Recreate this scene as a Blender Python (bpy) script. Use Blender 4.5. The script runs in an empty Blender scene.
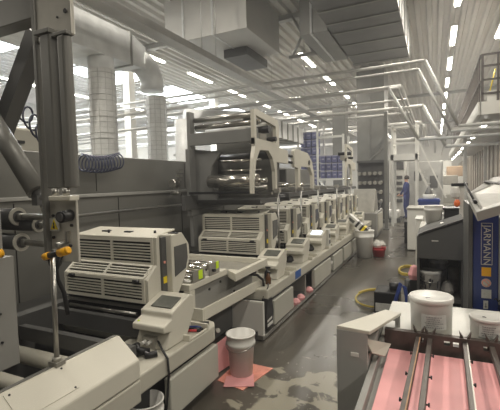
import bpy, bmesh, math, random
from mathutils import Vector as V, Matrix
random.seed(7)
scene = bpy.context.scene
COL = scene.collection
PI = math.pi

# ------------------------------------------------------------ materials
def mat(name, col, rough=.5, metal=0., var=.06, scale=6., bump=0., bscale=60., spec=.5, trans=0., emit=None, estr=0.):
    m = bpy.data.materials.new(name); m.use_nodes = True
    nt = m.node_tree; b = nt.nodes['Principled BSDF']
    b.inputs['Roughness'].default_value = rough; b.inputs['Metallic'].default_value = metal
    b.inputs['Specular IOR Level'].default_value = spec
    b.inputs['Transmission Weight'].default_value = trans
    tc = nt.nodes.new('ShaderNodeTexCoord')
    if var > 0:
        n = nt.nodes.new('ShaderNodeTexNoise'); n.inputs['Scale'].default_value = scale; n.inputs['Detail'].default_value = 5
        nt.links.new(tc.outputs['Object'], n.inputs['Vector'])
        r = nt.nodes.new('ShaderNodeValToRGB')
        r.color_ramp.elements[0].position = .3; r.color_ramp.elements[1].position = .7
        r.color_ramp.elements[0].color = tuple(c*(1-var) for c in col)+(1,)
        r.color_ramp.elements[1].color = tuple(min(1, c*(1+var)) for c in col)+(1,)
        nt.links.new(n.outputs['Fac'], r.inputs['Fac']); nt.links.new(r.outputs['Color'], b.inputs['Base Color'])
    else:
        b.inputs['Base Color'].default_value = tuple(col)+(1,)
    if bump > 0:
        n2 = nt.nodes.new('ShaderNodeTexNoise'); n2.inputs['Scale'].default_value = bscale
        nt.links.new(tc.outputs['Object'], n2.inputs['Vector'])
        bp = nt.nodes.new('ShaderNodeBump'); bp.inputs['Strength'].default_value = bump; bp.inputs['Distance'].default_value = .01
        nt.links.new(n2.outputs['Fac'], bp.inputs['Height']); nt.links.new(bp.outputs['Normal'], b.inputs['Normal'])
    if emit:
        b.inputs['Emission Color'].default_value = tuple(emit)+(1,); b.inputs['Emission Strength'].default_value = estr
    return m

M = dict(
 beige=mat('press_beige_paint', (.47,.45,.38), .42, var=.04, scale=3),
 beige2=mat('press_cream_paint', (.60,.575,.49), .4, var=.04, scale=3),
 door=mat('door_panel_paint', (.45,.44,.38), .45, var=.05, scale=2),
 grey=mat('mid_grey_paint', (.27,.265,.245), .5, var=.08, scale=2),
 dgrey=mat('dark_grey_paint', (.085,.085,.082), .42, var=.1, scale=3),
 column=mat('grey_column_paint', (.17,.168,.152), .38, metal=.2, var=.08, scale=3),
 wallg=mat('enclosure_grey', (.20,.197,.18), .4, metal=.15, var=.07, scale=1.2),
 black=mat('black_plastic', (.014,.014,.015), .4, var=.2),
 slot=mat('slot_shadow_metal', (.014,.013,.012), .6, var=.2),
 steel=mat('brushed_steel', (.42,.41,.38), .32, metal=.9, var=.1, scale=12),
 chrome=mat('chrome_roller', (.75,.73,.68), .12, metal=1., var=.03),
 plate2=mat('pale_machined_plate', (.50,.48,.42), .5, metal=.1, var=.1, scale=8),
 grey2=mat('tower_grey_paint', (.20,.20,.19), .45, metal=.1, var=.08, scale=3),
 grey3=mat('light_grey_guard', (.37,.365,.34), .5, var=.04, scale=2),
 roll=mat('polished_roller', (.48,.46,.42), .22, metal=.9, var=.03),
 white2=mat('bright_white_plastic', (.80,.79,.75), .4, var=.04),
 crim=mat('crate_pale_rim', (.32,.32,.42), .5, var=.05),
 satin=mat('satin_steel_top', (.20,.195,.175), .42, metal=.35, var=.15, scale=9, bump=.15, bscale=18),
 seam=mat('wrap_seam', (.52,.52,.50), .6, var=.05),
 drail=mat('dark_brown_rail', (.08,.068,.058), .5, var=.1),
 signy=mat('sign_yellow', (.80,.62,.02), .5, var=0),
 rail=mat('brown_black_steel', (.085,.07,.06), .45, metal=.3, var=.2, scale=20),
 plate=mat('machined_plate', (.40,.385,.34), .4, metal=.55, var=.1, scale=8),
 rubber=mat('grey_rubber_roller', (.06,.06,.06), .35, var=.1),
 yellow=mat('yellow_grip', (.85,.42,.01), .45, var=.05),
 lime=mat('lime_tag', (.62,.85,.02), .5, var=.03),
 white=mat('white_paint', (.66,.65,.60), .4, var=.05, scale=3),
 plastic=mat('white_bucket_plastic', (.62,.61,.57), .35, var=.06, scale=9),
 dirty=mat('stained_bucket_plastic', (.55,.53,.48), .4, var=.25, scale=14),
 ink=mat('dark_ink_smears', (.03,.03,.04), .4, var=.2),
 label=mat('paper_label', (.56,.555,.52), .7, var=.12, scale=40),
 dark_text=mat('grey_print', (.17,.17,.17), .6, var=0),
 pink=mat('pink_sheet', (.78,.37,.37), .55, var=.10, scale=5),
 salmon=mat('salmon_mat', (.80,.33,.25), .6, var=.25, scale=7),
 blue=mat('deep_blue_paint', (.018,.04,.19), .35, var=.1),
 bluecr=mat('blue_crate_plastic', (.12,.125,.24), .45, var=.1),
 bluetape=mat('blue_tape', (.02,.10,.36), .5, var=.1),
 navy=mat('navy_cloth', (.022,.032,.13), .85, var=.2, bump=.2),
 skin=mat('skin', (.5,.28,.19), .5, var=.05), hair=mat('dark_hair', (.03,.02,.015), .7, var=.2),
 red=mat('red_bucket', (.45,.02,.025), .4, var=.08),
 rag=mat('white_rag', (.62,.60,.56), .9, var=.15, bump=.3),
 wood=mat('wood_board', (.36,.20,.10), .55, var=.25, scale=10),
 palesheet=mat('pale_duct_sheet', (.62,.61,.58), .55, metal=.1, var=.05, scale=2),
 zinc=mat('galvanised_duct', (.74,.75,.745), .5, metal=.05, var=.12, scale=5),
 duct=mat('dull_duct_sheet', (.33,.33,.31), .5, metal=.3, var=.08, scale=2),
 hose=mat('quilted_white_duct_wrap', (.74,.74,.72), .6, var=.08, scale=10, bump=.25, bscale=14),
 pipe=mat('pale_pipe', (.44,.435,.41), .42, metal=.2, var=.12, scale=4),
 roof=mat('roof_deck_paint', (.52,.505,.465), .6, var=.06, scale=.6),
 wallp=mat('hall_wall_paint', (.50,.49,.44), .7, var=.06, scale=.8),
 brownw=mat('wall_panel_brown', (.24,.21,.17), .6, var=.1, scale=1.5),
 tan=mat('cardboard', (.36,.25,.16), .8, var=.12),
 orange=mat('orange_bag', (.8,.16,.03), .5, var=.1),
 glass=mat('smoked_window', (.10,.10,.095), .18, var=.1, spec=.7),
 screen=mat('dim_screen', (.12,.125,.11), .2, var=.15, scale=20),
 screen_on=mat('lit_screen', (.6,.65,.65), .2, var=.1, emit=(.8,.9,1), estr=1.2),
 tube=mat('light_diffuser', (.9,.9,.85), .4, var=0, emit=(1,.97,.88), estr=9),
 sky=mat('skylight_glass', (.9,.93,.96), .3, var=0, emit=(.86,.95,1), estr=5.5),
 hoseY=mat('yellow_hose', (.55,.42,.07), .4, var=.15),
 amber=mat('amber_bottle', (.13,.055,.02), .2, var=.1),
 cable=mat('coil_cable', (.012,.014,.035), .35, var=.1),
 coil2=mat('blue_grey_coil', (.07,.08,.13), .35, var=.1),
)

def floor_material():
    m = bpy.data.materials.new('polished_stained_concrete'); m.use_nodes = True
    nt = m.node_tree; N = nt.nodes; L = nt.links; b = N['Principled BSDF']
    tc = N.new('ShaderNodeTexCoord')
    n1 = N.new('ShaderNodeTexNoise'); n1.inputs['Scale'].default_value = .9; n1.inputs['Detail'].default_value = 7
    L.new(tc.outputs['Object'], n1.inputs['Vector'])
    r1 = N.new('ShaderNodeValToRGB'); r1.color_ramp.elements[0].position = .35; r1.color_ramp.elements[1].position = .68
    r1.color_ramp.elements[0].color = (.048,.043,.034,1); r1.color_ramp.elements[1].color = (.100,.089,.071,1)
    L.new(n1.outputs['Fac'], r1.inputs['Fac'])
    # dried pale spill near the walkway: mask around one spot, broken up with noise
    n2 = N.new('ShaderNodeTexNoise'); n2.inputs['Scale'].default_value = 5.2; n2.inputs['Detail'].default_value = 6; n2.inputs['Distortion'].default_value = .6
    L.new(tc.outputs['Object'], n2.inputs['Vector'])
    vm = N.new('ShaderNodeVectorMath'); vm.operation = 'DISTANCE'; vm.inputs[1].default_value = (-.86, 2.72, 0)
    L.new(tc.outputs['Object'], vm.inputs[0])
    mr = N.new('ShaderNodeMapRange'); mr.inputs['From Min'].default_value = .25; mr.inputs['From Max'].default_value = 1.0
    mr.inputs['To Min'].default_value = .10; mr.inputs['To Max'].default_value = -.28
    L.new(vm.outputs['Value'], mr.inputs['Value'])
    ad = N.new('ShaderNodeMath'); ad.operation = 'ADD'; L.new(n2.outputs['Fac'], ad.inputs[0]); L.new(mr.outputs['Result'], ad.inputs[1])
    r2 = N.new('ShaderNodeValToRGB'); r2.color_ramp.elements[0].position = .53; r2.color_ramp.elements[1].position = .57
    L.new(ad.outputs[0], r2.inputs['Fac'])
    mx = N.new('ShaderNodeMix'); mx.data_type = 'RGBA'; mx.inputs['B'].default_value = (.29,.27,.21,1)
    L.new(r2.outputs['Color'], mx.inputs['Factor']); L.new(r1.outputs['Color'], mx.inputs['A'])
    # small specks
    n3 = N.new('ShaderNodeTexNoise'); n3.inputs['Scale'].default_value = 26; n3.inputs['Detail'].default_value = 2
    L.new(tc.outputs['Object'], n3.inputs['Vector'])
    mr3 = N.new('ShaderNodeMapRange'); mr3.inputs['From Min'].default_value = .3; mr3.inputs['From Max'].default_value = 1.6
    mr3.inputs['To Min'].default_value = .02; mr3.inputs['To Max'].default_value = -.2
    L.new(vm.outputs['Value'], mr3.inputs['Value'])
    a3 = N.new('ShaderNodeMath'); a3.operation = 'ADD'; L.new(n3.outputs['Fac'], a3.inputs[0]); L.new(mr3.outputs['Result'], a3.inputs[1])
    r3 = N.new('ShaderNodeValToRGB'); r3.color_ramp.elements[0].position = .66; r3.color_ramp.elements[1].position = .70
    L.new(a3.outputs[0], r3.inputs['Fac'])
    mx3 = N.new('ShaderNodeMix'); mx3.data_type = 'RGBA'; mx3.inputs['B'].default_value = (.27,.26,.23,1)
    L.new(r3.outputs['Color'], mx3.inputs['Factor']); L.new(mx.outputs['Result'], mx3.inputs['A'])
    L.new(mx3.outputs['Result'], b.inputs['Base Color'])
    rr = N.new('ShaderNodeMapRange'); rr.inputs['To Min'].default_value = .16; rr.inputs['To Max'].default_value = .42
    L.new(n1.outputs['Fac'], rr.inputs['Value']); L.new(rr.outputs['Result'], b.inputs['Roughness'])
    bp = N.new('ShaderNodeBump'); bp.inputs['Strength'].default_value = .08; bp.inputs['Distance'].default_value = .02
    n4 = N.new('ShaderNodeTexNoise'); n4.inputs['Scale'].default_value = 5; L.new(tc.outputs['Object'], n4.inputs['Vector'])
    L.new(n4.outputs['Fac'], bp.inputs['Height']); L.new(bp.outputs['Normal'], b.inputs['Normal'])
    return m
M['floor'] = floor_material()

# ------------------------------------------------------------ mesh helpers
def ancestors(p):
    off = V((0,0,0))
    while p is not None:
        if not p.get('local'): off += p.location
        p = p.parent
    return off
class B:
    def __init__(s): s.bm = bmesh.new()
    def box(s, x0, x1, y0, y1, z0, z1):
        return s.ob((x0,y0,z0), (x1-x0,0,0), (0,y1-y0,0), (0,0,z1-z0))
    def ob(s, o, u, v, w):
        o, u, v, w = V(o), V(u), V(v), V(w)
        vs = [s.bm.verts.new(o+a*u+b*v+c*w) for c in (0,1) for b in (0,1) for a in (0,1)]
        for f in ((0,2,3,1),(4,5,7,6),(0,1,5,4),(1,3,7,5),(3,2,6,7),(2,0,4,6)):
            s.bm.faces.new([vs[i] for i in f])
        return s
    def prism(s, pts, axis, a0, a1):
        def P(p, a):
            return {'X': (a,p[0],p[1]), 'Y': (p[0],a,p[1]), 'Z': (p[0],p[1],a)}[axis]
        A = [s.bm.verts.new(P(p,a0)) for p in pts]; Bv = [s.bm.verts.new(P(p,a1)) for p in pts]
        n = len(pts); s.bm.faces.new(A); s.bm.faces.new(Bv[::-1])
        for i in range(n): s.bm.faces.new((A[i],A[(i+1)%n],Bv[(i+1)%n],Bv[i]))
        return s
    def slab(s, pts, off):
        off = V(off)
        A = [s.bm.verts.new(V(p)) for p in pts]; Bv = [s.bm.verts.new(V(p)+off) for p in pts]
        n = len(pts); s.bm.faces.new(A); s.bm.faces.new(Bv[::-1])
        for i in range(n): s.bm.faces.new((A[i],A[(i+1)%n],Bv[(i+1)%n],Bv[i]))
        return s
    def cyl(s, p0, p1, r, seg=16, r2=None):
        p0, p1 = V(p0), V(p1); d = (p1-p0).normalized(); r2 = r if r2 is None else r2
        a = d.orthogonal().normalized(); b = d.cross(a)
        A, Bv = [], []
        for i in range(seg):
            t = 2*PI*i/seg; e = a*math.cos(t)+b*math.sin(t)
            A.append(s.bm.verts.new(p0+e*r)); Bv.append(s.bm.verts.new(p1+e*r2))
        s.bm.faces.new(A[::-1]); s.bm.faces.new(Bv)
        for i in range(seg):
            f = s.bm.faces.new((A[i],A[(i+1)%seg],Bv[(i+1)%seg],Bv[i])); f.smooth = True
        return s
    def tube(s, pts, r, seg=8):
        pts = [V(p) for p in pts]; rings = []; a = None
        for i, p in enumerate(pts):
            d = (pts[min(i+1,len(pts)-1)]-pts[max(i-1,0)]).normalized()
            a = d.orthogonal().normalized() if a is None else (a-d*a.dot(d)).normalized()
            b = d.cross(a)
            rings.append([s.bm.verts.new(p+(a*math.cos(2*PI*k/seg)+b*math.sin(2*PI*k/seg))*r) for k in range(seg)])
        for R0, R1 in zip(rings, rings[1:]):
            for k in range(seg):
                f = s.bm.faces.new((R0[k],R0[(k+1)%seg],R1[(k+1)%seg],R1[k])); f.smooth = True
        s.bm.faces.new(rings[0][::-1]); s.bm.faces.new(rings[-1])
        return s
    def lathe(s, prof, c=(0,0,0), seg=28, smooth=True):
        c = V(c); rings = []
        for r, z in prof:
            rings.append([s.bm.verts.new(c+V((r*math.cos(2*PI*k/seg), r*math.sin(2*PI*k/seg), z))) for k in range(seg)])
        for R0, R1 in zip(rings, rings[1:]):
            for k in range(seg):
                f = s.bm.faces.new((R0[k],R0[(k+1)%seg],R1[(k+1)%seg],R1[k])); f.smooth = smooth
        s.bm.faces.new(rings[0][::-1]); s.bm.faces.new(rings[-1])
        return s
    def obj(s, name, m, parent=None, bevel=0, at=None):
        bmesh.ops.recalc_face_normals(s.bm, faces=s.bm.faces)
        if at is not None:
            bmesh.ops.translate(s.bm, verts=s.bm.verts, vec=-V(at))
        me = bpy.data.meshes.new(name); s.bm.to_mesh(me); s.bm.free(); me.materials.append(m)
        o = bpy.data.objects.new(name, me); COL.objects.link(o)
        if parent:
            o.parent = parent
            o.location = (V(at) if at is not None else V((0,0,0)))-ancestors(parent)
        elif at is not None: o.location = V(at)
        if bevel:
            bv = o.modifiers.new('bevel', 'BEVEL'); bv.width = bevel; bv.segments = 2; bv.limit_method = 'ANGLE'
            bv.harden_normals = False
        return o

def thing(name, label, cat, loc=(0,0,0), group=None):
    o = bpy.data.objects.new(name, None); COL.objects.link(o); o.location = loc; o.empty_display_size = .1
    o['label'] = label; o['category'] = cat
    if group: o['group'] = group
    return o
def tag(o, label, cat, group=None):
    o['label'] = label; o['category'] = cat
    if group: o['group'] = group
    return o
def struct(o): o['kind'] = 'structure'; return o
def dup(root, loc, label=None, group=None):
    r = root.copy(); COL.objects.link(r); r.location = loc
    if label: r['label'] = label
    if group: r['group'] = group
    def rec(src, dst):
        for ch in list(src.children):
            c = ch.copy(); COL.objects.link(c); c.parent = dst; rec(ch, c)
    rec(root, r); return r
ORD = ['first','second','third','fourth','fifth','sixth','seventh','eighth','ninth','tenth']

def text_mesh(name, s, size, m, parent, origin, ux, uy, depth=.002):
    cu = bpy.data.curves.new(name, 'FONT'); cu.body = s; cu.size = size; cu.extrude = depth; cu.align_x = 'CENTER'; cu.align_y = 'CENTER'
    t = bpy.data.objects.new(name, cu); COL.objects.link(t)
    bpy.context.view_layer.update()
    me = bpy.data.meshes.new_from_object(t.evaluated_get(bpy.context.evaluated_depsgraph_get()))
    COL.objects.unlink(t); bpy.data.objects.remove(t)
    o = bpy.data.objects.new(name, me); COL.objects.link(o); me.materials.clear(); me.materials.append(m)
    ux, uy = V(ux).normalized(), V(uy).normalized(); uz = ux.cross(uy)
    mt = Matrix((ux, uy, uz)).transposed().to_4x4()
    me.transform(mt)
    o.location = V(origin)
    if parent:
        o.parent = parent; o.location = V(origin)-ancestors(parent)
    return o

# ------------------------------------------------------------ camera
f = 390.
Yc = V((185,27,-f)).normalized(); Xc = V((850,1,f)).normalized(); Zc = Xc.cross(Yc).normalized(); Xc = Yc.cross(Zc)
cam = bpy.data.cameras.new('camera'); co = bpy.data.objects.new('camera', cam); COL.objects.link(co)
R = Matrix((Xc, Yc, Zc))      # rows: world axes in camera coordinates -> camera-to-world
co.matrix_world = Matrix.Translation((0,0,1.6)) @ R.to_4x4()
cam.sensor_width = 36; cam.lens = f/500*36; cam.clip_start = .05; cam.clip_end = 200
scene.camera = co

# ------------------------------------------------------------ setting
CZ = 6.3
struct(B().box(-20,8,-6,60,-.1,0).obj('floor', M['floor']))
# corrugated roof deck running along the hall, with real ribs and two rows of skylight openings
sky_boxes = [(-13.4,-11.2,y,y+3.7) for y in (5.0,10.2,15.4,20.6,25.8)]
def deck():
    b = B(); x = -20.; prof = []
    while x < 8:
        prof += [(x,CZ),(x+.10,CZ),(x+.14,CZ+.09),(x+.26,CZ+.09),(x+.30,CZ)]; x += .30
    spans = [(-6,60)]
    for p, q in zip(prof, prof[1:]):
        if q[0]-p[0] < 1e-6: continue
        inside = -13.41 < p[0] and q[0] < -11.1
        ys = [-6.]
        if inside:
            for sb in sky_boxes: ys += [sb[2], sb[3]]
        ys.append(60.)
        for i in range(0, len(ys), 2):
            A = [b.bm.verts.new((p[0],ys[i],p[1])), b.bm.verts.new((q[0],ys[i],q[1])), b.bm.verts.new((q[0],ys[i+1],q[1])), b.bm.verts.new((p[0],ys[i+1],p[1]))]
            b.bm.faces.new(A)
    b.box(-20,-13.5,-6,60,CZ+.1,CZ+.2); b.box(-11.05,8,-6,60,CZ+.1,CZ+.2)
    return b.obj('ceiling', M['roof'])
struct(deck())
for i, sb in enumerate(sky_boxes):
    w = struct(B().box(sb[0],sb[1],sb[2],sb[3],CZ+.10,CZ+.12).obj('window_%d'%(i+1), M['sky']))
    fr = B(); 
    fr.box(sb[0]-.05,sb[0],sb[2],sb[3],CZ-.02,CZ+.1).box(sb[1],sb[1]+.05,sb[2],sb[3],CZ-.02,CZ+.1)
    fr.box(sb[0],sb[1],sb[2]-.05,sb[2],CZ-.02,CZ+.1).box(sb[0],sb[1],sb[3],sb[3]+.05,CZ-.02,CZ+.1)
    fr.obj('window_frame', M['white'], w)
struct(B().box(-20.2,-20,-6,60,0,CZ).obj('wall_left', M['wallp']))
struct(B().box(-20,8,48,48.2,0,CZ).obj('wall_back', M['wallp']))
def rib_wall():
    b = B(); b.box(2.3,2.4,9,48,0,3.1); y = 9.
    while y < 47.5:
        b.box(2.24,2.3,y,y+.22,0,3.1); y += 1.35
    return b.obj('wall_right', M['brownw'])
struct(rib_wall())
struct(B().box(7.8,8,2,48,0,CZ).obj('wall_far_right', M['wallp']))

# roof lights: real fixtures, each with its own lamp
def ceiling_light(label, loc, group, L=1.8):
    t = thing('ceiling_light', label, 'ceiling light', loc, group)
    t['local'] = 1
    B().prism([(-.07,.12),(.07,.12),(.09,.04),(-.09,.04)], 'Y', 0, L).obj('housing', M['white'], t)
    B().box(-.065,.065,.03,L-.03,.0,.04).obj('diffuser', M['tube'], t)
    for yy in (.25,L-.25): B().cyl((0,yy,.12),(0,yy,CZ-6+.02),.006,6).obj('hanger', M['steel'], t)
    return t
fix0 = None; nlamp = 0
def lamp(loc, L, power, name='lamp'):
    li = bpy.data.lights.new(name, 'AREA'); li.shape = 'RECTANGLE'; li.size = .14; li.size_y = L; li.energy = power; li.color = (1,.93,.82)
    o = bpy.data.objects.new(name, li); COL.objects.link(o); o.location = loc; return o
rows = [(.52,range(-4,10),'row of ceiling lights above the aisle'), (-4.22,range(-4,10),'row of ceiling lights above the press'),
        (-8.82,range(-3,9),'row of ceiling lights left of the skylit bay'), (-15.5,range(-3,9),'row of ceiling lights by the far left wall'),
        (1.8,(0,),None)]
names = {.52:'over the right aisle', -4.22:'over the press line', -8.82:'over the bay behind the press', -15.5:'by the left hall wall', 1.8:'over the mezzanine'}
for x, ks, grp in rows:
    for k in ks:
        y = 13.2+3.3*k
        loc = (x, y, 6.0)
        if x == -4.22 and k in (-2,-1): continue
        if x == .52 and k == -3: continue
        if y > -3:
            lp = 'long bright white strip light hanging '+names[x]
            if fix0 is None: fix0 = ceiling_light(lp, loc, grp); o = fix0
            else: o = dup(fix0, loc, lp, grp)
            if x == 1.8: o.pop('group', None) if hasattr(o,'pop') else None
        lamp((x, y+.9, 5.97), 1.8, 95)
for k in range(-2, 2):      # added fill lamps without fixtures, standing in for ambient light
    for x in (5., -12.):
        lamp((x, k*3.3+1, 5.97), 1.8, 95)

# ------------------------------------------------------------ ducts, pipes, trays overhead
t = thing('air_duct', 'large galvanised rectangular air duct ending in a round elbow at upper left', 'air duct', (-5.0,4,3.9))
B().box(-5.4,-4.6,1.5,5.2,3.64,4.16).obj('duct_body', M['zinc'], t)
b = B()
b.slab([(-5.4,5.2,3.64),(-4.6,5.2,3.64),(-4.6,5.2,4.16),(-5.4,5.2,4.16)], (0,.001,0))
A = [b.bm.verts.new(p) for p in [(-5.4,5.2,3.64),(-4.6,5.2,3.64),(-4.6,5.2,4.16),(-5.4,5.2,4.16)]]
ring = []
for k in range(4):
    ang = [225,315,45,135][k]*PI/180
    ring.append(b.bm.verts.new((-4.85+.26*math.cos(ang), 5.65, 3.88+.26*math.sin(ang))))
for k in range(4): b.bm.faces.new((A[k],A[(k+1)%4],ring[(k+1)%4],ring[k]))
b.bm.faces.new(ring)
b.obj('transition', M['zinc'], t)
el = [(-4.85,5.6+.42*math.sin(a), 3.50+.36*math.cos(a)) for a in [PI/2*i/8 for i in range(9)]]
B().tube(el+[(-4.85,6.02,3.38)], .22, 20).obj('elbow', M['zinc'], t)
for y in (2.6, 3.95, 5.18):
    B().box(-5.42,-4.58,y,y+.035,3.62,4.18).obj('flange', M['duct'], t)
B().lathe([(.2,-.25),(.2,0),(.17,.02)], (-4.8,4.72,3.65), 20).obj('spigot', M['zinc'], t)
for i, (x, y, zt, lab) in enumerate([(-4.8,4.72,3.45,'white quilted flexible duct hose, nearer and thicker of the two hanging hoses'),
                     (-4.85,6.12,3.3,'white quilted flexible duct hose hanging below the round metal elbow')]):
    b = B(); n = 44; prof = [(.01,0)]; r0 = .205 if i == 0 else .185
    for k in range(n+1):
        prof.append((r0*(1+.035*math.cos(k*PI)), (zt-.9)*k/n))
    prof.append((.01, zt-.9))
    t = thing('flexible_duct', lab, 'duct hose', (x,y,.9))
    b.lathe(prof, (x,y,.9), 28).obj('wrap', M['hose'], t)
    st = B(); z = 1.0
    while z < zt-.05:
        st.lathe([(r0*1.0,z),(r0*1.05,z+.004),(r0*1.0,z+.008)], (x,y,0), 28); z += .085
    st.obj('ring_seam', M['seam'], t)
    st = B()
    for k in range(12):
        a_ = 2*PI*k/12; st.cyl((x+r0*1.03*math.cos(a_),y+r0*1.03*math.sin(a_),.95),(x+r0*1.03*math.cos(a_),y+r0*1.03*math.sin(a_),zt-.02),.004,5)
    st.obj('lengthwise_seam', M['seam'], t)
tag(B().box(-5.5,-4.3,3.6,7.2,0,1.0).obj('dryer_cabinet', M['wallg'], bevel=.02), 'grey dryer cabinet behind the press feeding both hanging duct hoses', 'cabinet')

def big_duct(name, label, x0,x1,y0,y1,z0,z1, m, seams=(), axis='Y'):
    t = thing(name, label, 'air duct', ((x0+x1)/2,(y0+y1)/2,z0))
    B().box(x0,x1,y0,y1,z0,z1).obj('duct_body', M[m], t)
    if z0 > 4.9:
        for hx in (x0+.1,x1-.1): B().cyl((hx,y0+.4,z1),(hx,y0+.4,CZ+.01),.012,6).obj('hanger', M['steel'], t)
    for s_ in seams:
        if axis == 'Y': B().box(x0-.02,x1+.02,s_,s_+.05,z0-.025,z1).obj('seam_flange', M['duct'], t)
        else: B().box(s_,s_+.05,y0-.025,y1,z0-.02,z1).obj('seam_flange', M['zinc'], t)
    return t
big_duct('overhead_duct', 'wide pale rectangular duct under the roof, upper centre-left', -5.9,-3.72,7.9,9.9,5.0,6.0, 'palesheet', (-5.4,-4.6), 'X')
big_duct('overhead_duct', 'broad dark grey duct with cross seams high above the aisle', -2.15,-.65,6,12.1,5.0,6.0, 'grey2', (7.9,8.6,9.2,10.1,11.0,11.9))
big_duct('overhead_duct', 'narrow upright duct section left of the broad dark duct', -2.85,-2.2,8.95,11.3,5.0,6.0, 'duct', (-2.6,), 'X')
big_duct('overhead_duct', 'small dark box duct under the wide pale duct', -4.85,-4.2,8.9,10.2,4.78,4.99, 'dgrey')
big_duct('overhead_duct', 'galvanised duct run behind the web tower', -3.9,-3.3,7.2,10.5,2.65,3.05, 'zinc', (7.2,7.6,8.0,8.4,8.8,9.2,9.6,10.0))
# drop of that run
tag(B().cyl((-4.4,6.4,2.85),(-3.6,7.2,2.85),.22,24).cyl((-4.4,6.4,1.0),(-4.4,6.4,2.85),.2,24).obj('round_duct', M['zinc']), 'round metal duct elbow just left of the ribbed duct run', 'air duct')
# roof trusses
for i, y in enumerate((10.6, 24, 36)):
    b = B()
    b.box(-20,8,y,y+.18,CZ-.16,CZ-.02)
    t = tag(b.obj('roof_beam', M['duct']), ['nearest roof beam crossing above the pipes','middle steel roof beam across the hall','farthest steel roof beam across the hall'][i], 'beam', 'steel roof beams')
b = B(); 
for x0, x1 in ((-3.6,-3.0),(-3.0,-2.4)):
    b.cyl((x0,10.62,5.1),(x1,10.62,CZ-.1),.04,6).cyl((x1,10.62,5.1),(x0,10.62,CZ-.1),.04,6)
b.box(-3.7,-2.3,10.58,10.66,5.05,5.13)
tag(b.obj('cross_brace', M['duct']), 'crossed steel bracing between the two upper ducts', 'bracing')

# cable tray running along the press, upper left to centre
t = thing('cable_tray', 'long suspended cable tray running diagonally over the press', 'cable tray', (-4.0,15,4.0))
B().box(-4.12,-3.88,2.5,26,3.98,4.0).box(-4.12,-4.10,2.5,26,4.0,4.08).box(-3.90,-3.88,2.5,26,4.0,4.08).obj('tray', M['pipe'], t)
B().cyl((-4.0,2.5,4.06),(-4.0,26,4.06),.035,8).cyl((-3.95,2.5,4.05),(-3.95,26,4.05),.02,8).obj('cable', M['dgrey'], t)
for y in range(4, 26, 3): B().cyl((-4.0,y,4.0),(-4.0,y,CZ),.008,6).obj('hanger', M['steel'], t)
t = thing('busbar_rail', 'white busbar rail hanging beside the cable tray', 'rail', (-4.6,12,4.3))
B().box(-4.52,-4.38,3.2,17,4.3,4.42).obj('rail', M['pipe'], t)
for y in (4,7.2,13): B().cyl((-4.45,y,4.42),(-4.45,y,CZ),.008,6).obj('hanger', M['steel'], t)

# pipe runs across the hall
def pipe_run(y, z, r, x0, xb, drop, label, zlow=None):
    pts = [(x0,y,z),(xb,y,z)]
    if drop: pts += [(xb+.66,y,zlow),(7.6,y,zlow)]
    b = B()
    r *= .8
    for p, q in zip(pts, pts[1:]): b.cyl(p, q, r, 12)
    for p in pts[1:-1]: b.bm.faces.ensure_lookup_table(); b.cyl((p[0]-r*.3,p[1],p[2]),(p[0]+r*.3,p[1],p[2]), r*1.1, 12)
    tag(b.obj('ceiling_pipe', M['pipe']), label, 'pipe')
pipe_run(9.7,4.22,.045,-19,-.2,True,'upper pale pipe that bends down by the mezzanine corner',2.72)
pipe_run(9.75,4.06,.035,-19,-.34,True,'thinner pale pipe just under the topmost bending pipe',2.62)
pipe_run(9.95,3.78,.04,-19,-1.0,True,'third pipe of the bending bundle, lowest and shortest',2.5)
pipe_run(14,3.95,.07,-19,-.35,True,'farther thick pipe bending down beyond the mezzanine corner',2.6)
for i, (y, z, r, x0, x1) in enumerate([(11.2,4.02,.05,-19,-.9),(12.4,4.3,.09,-19,-.9),(12.9,4.0,.05,-19,-.8),(15.5,4.0,.06,-19,-.8),(16.7,4.5,.1,-19,-3.2),
                         (16.3,4.1,.06,-19,-3.2),(20,4.2,.12,-19,-.6),(23,4.4,.12,-19,-.5),(26,4.0,.15,-19,0),(8.3,3.55,.05,-19,-5.6),(9.2,3.3,.05,-19,-5.8),(13.5,3.4,.05,-19,-6),(16.5,3.7,.08,-19,-6)]):
    r *= .75
    if x1 > -3: b = B().cyl((x0,y,z),(x1,y,z),r,12).cyl((x1,y,z),(x1,y+14,z),r*.9,12)
    else: b = B().cyl((x0,y,z),(x1,y,z),r,12)
    tag(b.obj('ceiling_pipe', M['pipe']), 'pale service pipe crossing the hall under the roof', 'pipe', 'service pipes crossing under the roof')

# hall columns and background clutter on the left
for i, (x, y, w, m) in enumerate([(-9.0,10.0,.26,'white'),(-10.5,18,.35,'white'),(-14,14,.3,'white')]):
    tag(B().box(x-w/2,x+w/2,y-w/2,y+w/2,0,CZ).box(x-w*.8,x+w*.8,y-w*.8,y+w*.8,0,.15).obj('hall_column', M[m], bevel=.01),
        ['white hall column between the two hanging duct hoses','white hall column far behind the second duct hose','white hall column seen above the grey enclosure at far left'][i], 'column')
for i, (x, y, z) in enumerate([(-9,8,2.3),(-12,11,2.7),(-9.5,13,2.6),(-15,16,3.0),(-12,20,3.2),(-9,18,2.9)]):
    t = thing('storage_rack', ['pale storage rack nearest behind the duct hoses','pale storage rack left of the thin hoses','pale storage rack beside the second hose','pale tall rack near the left hall wall','farthest tall pale rack on the left','pale rack behind the web tower'][i], 'rack', (x,y,0))
    b = B()
    for dx in (-1.1,1.1):
        for dy in (-.4,.4): b.box(x+dx-.04,x+dx+.04,y+dy-.04,y+dy+.04,0,z)
    b.obj('upright_frame', M['white'], t)
    for k in range(1,4): B().box(x-1.15,x+1.15,y-.45,y+.45,z*k/3-.06,z*k/3).obj('shelf', M['pipe'], t)
t = thing('beige_control_cabinet', 'beige cabinet with dark slots seen over the grey enclosure at far left', 'cabinet', (-4.6,2.8,0))
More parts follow.
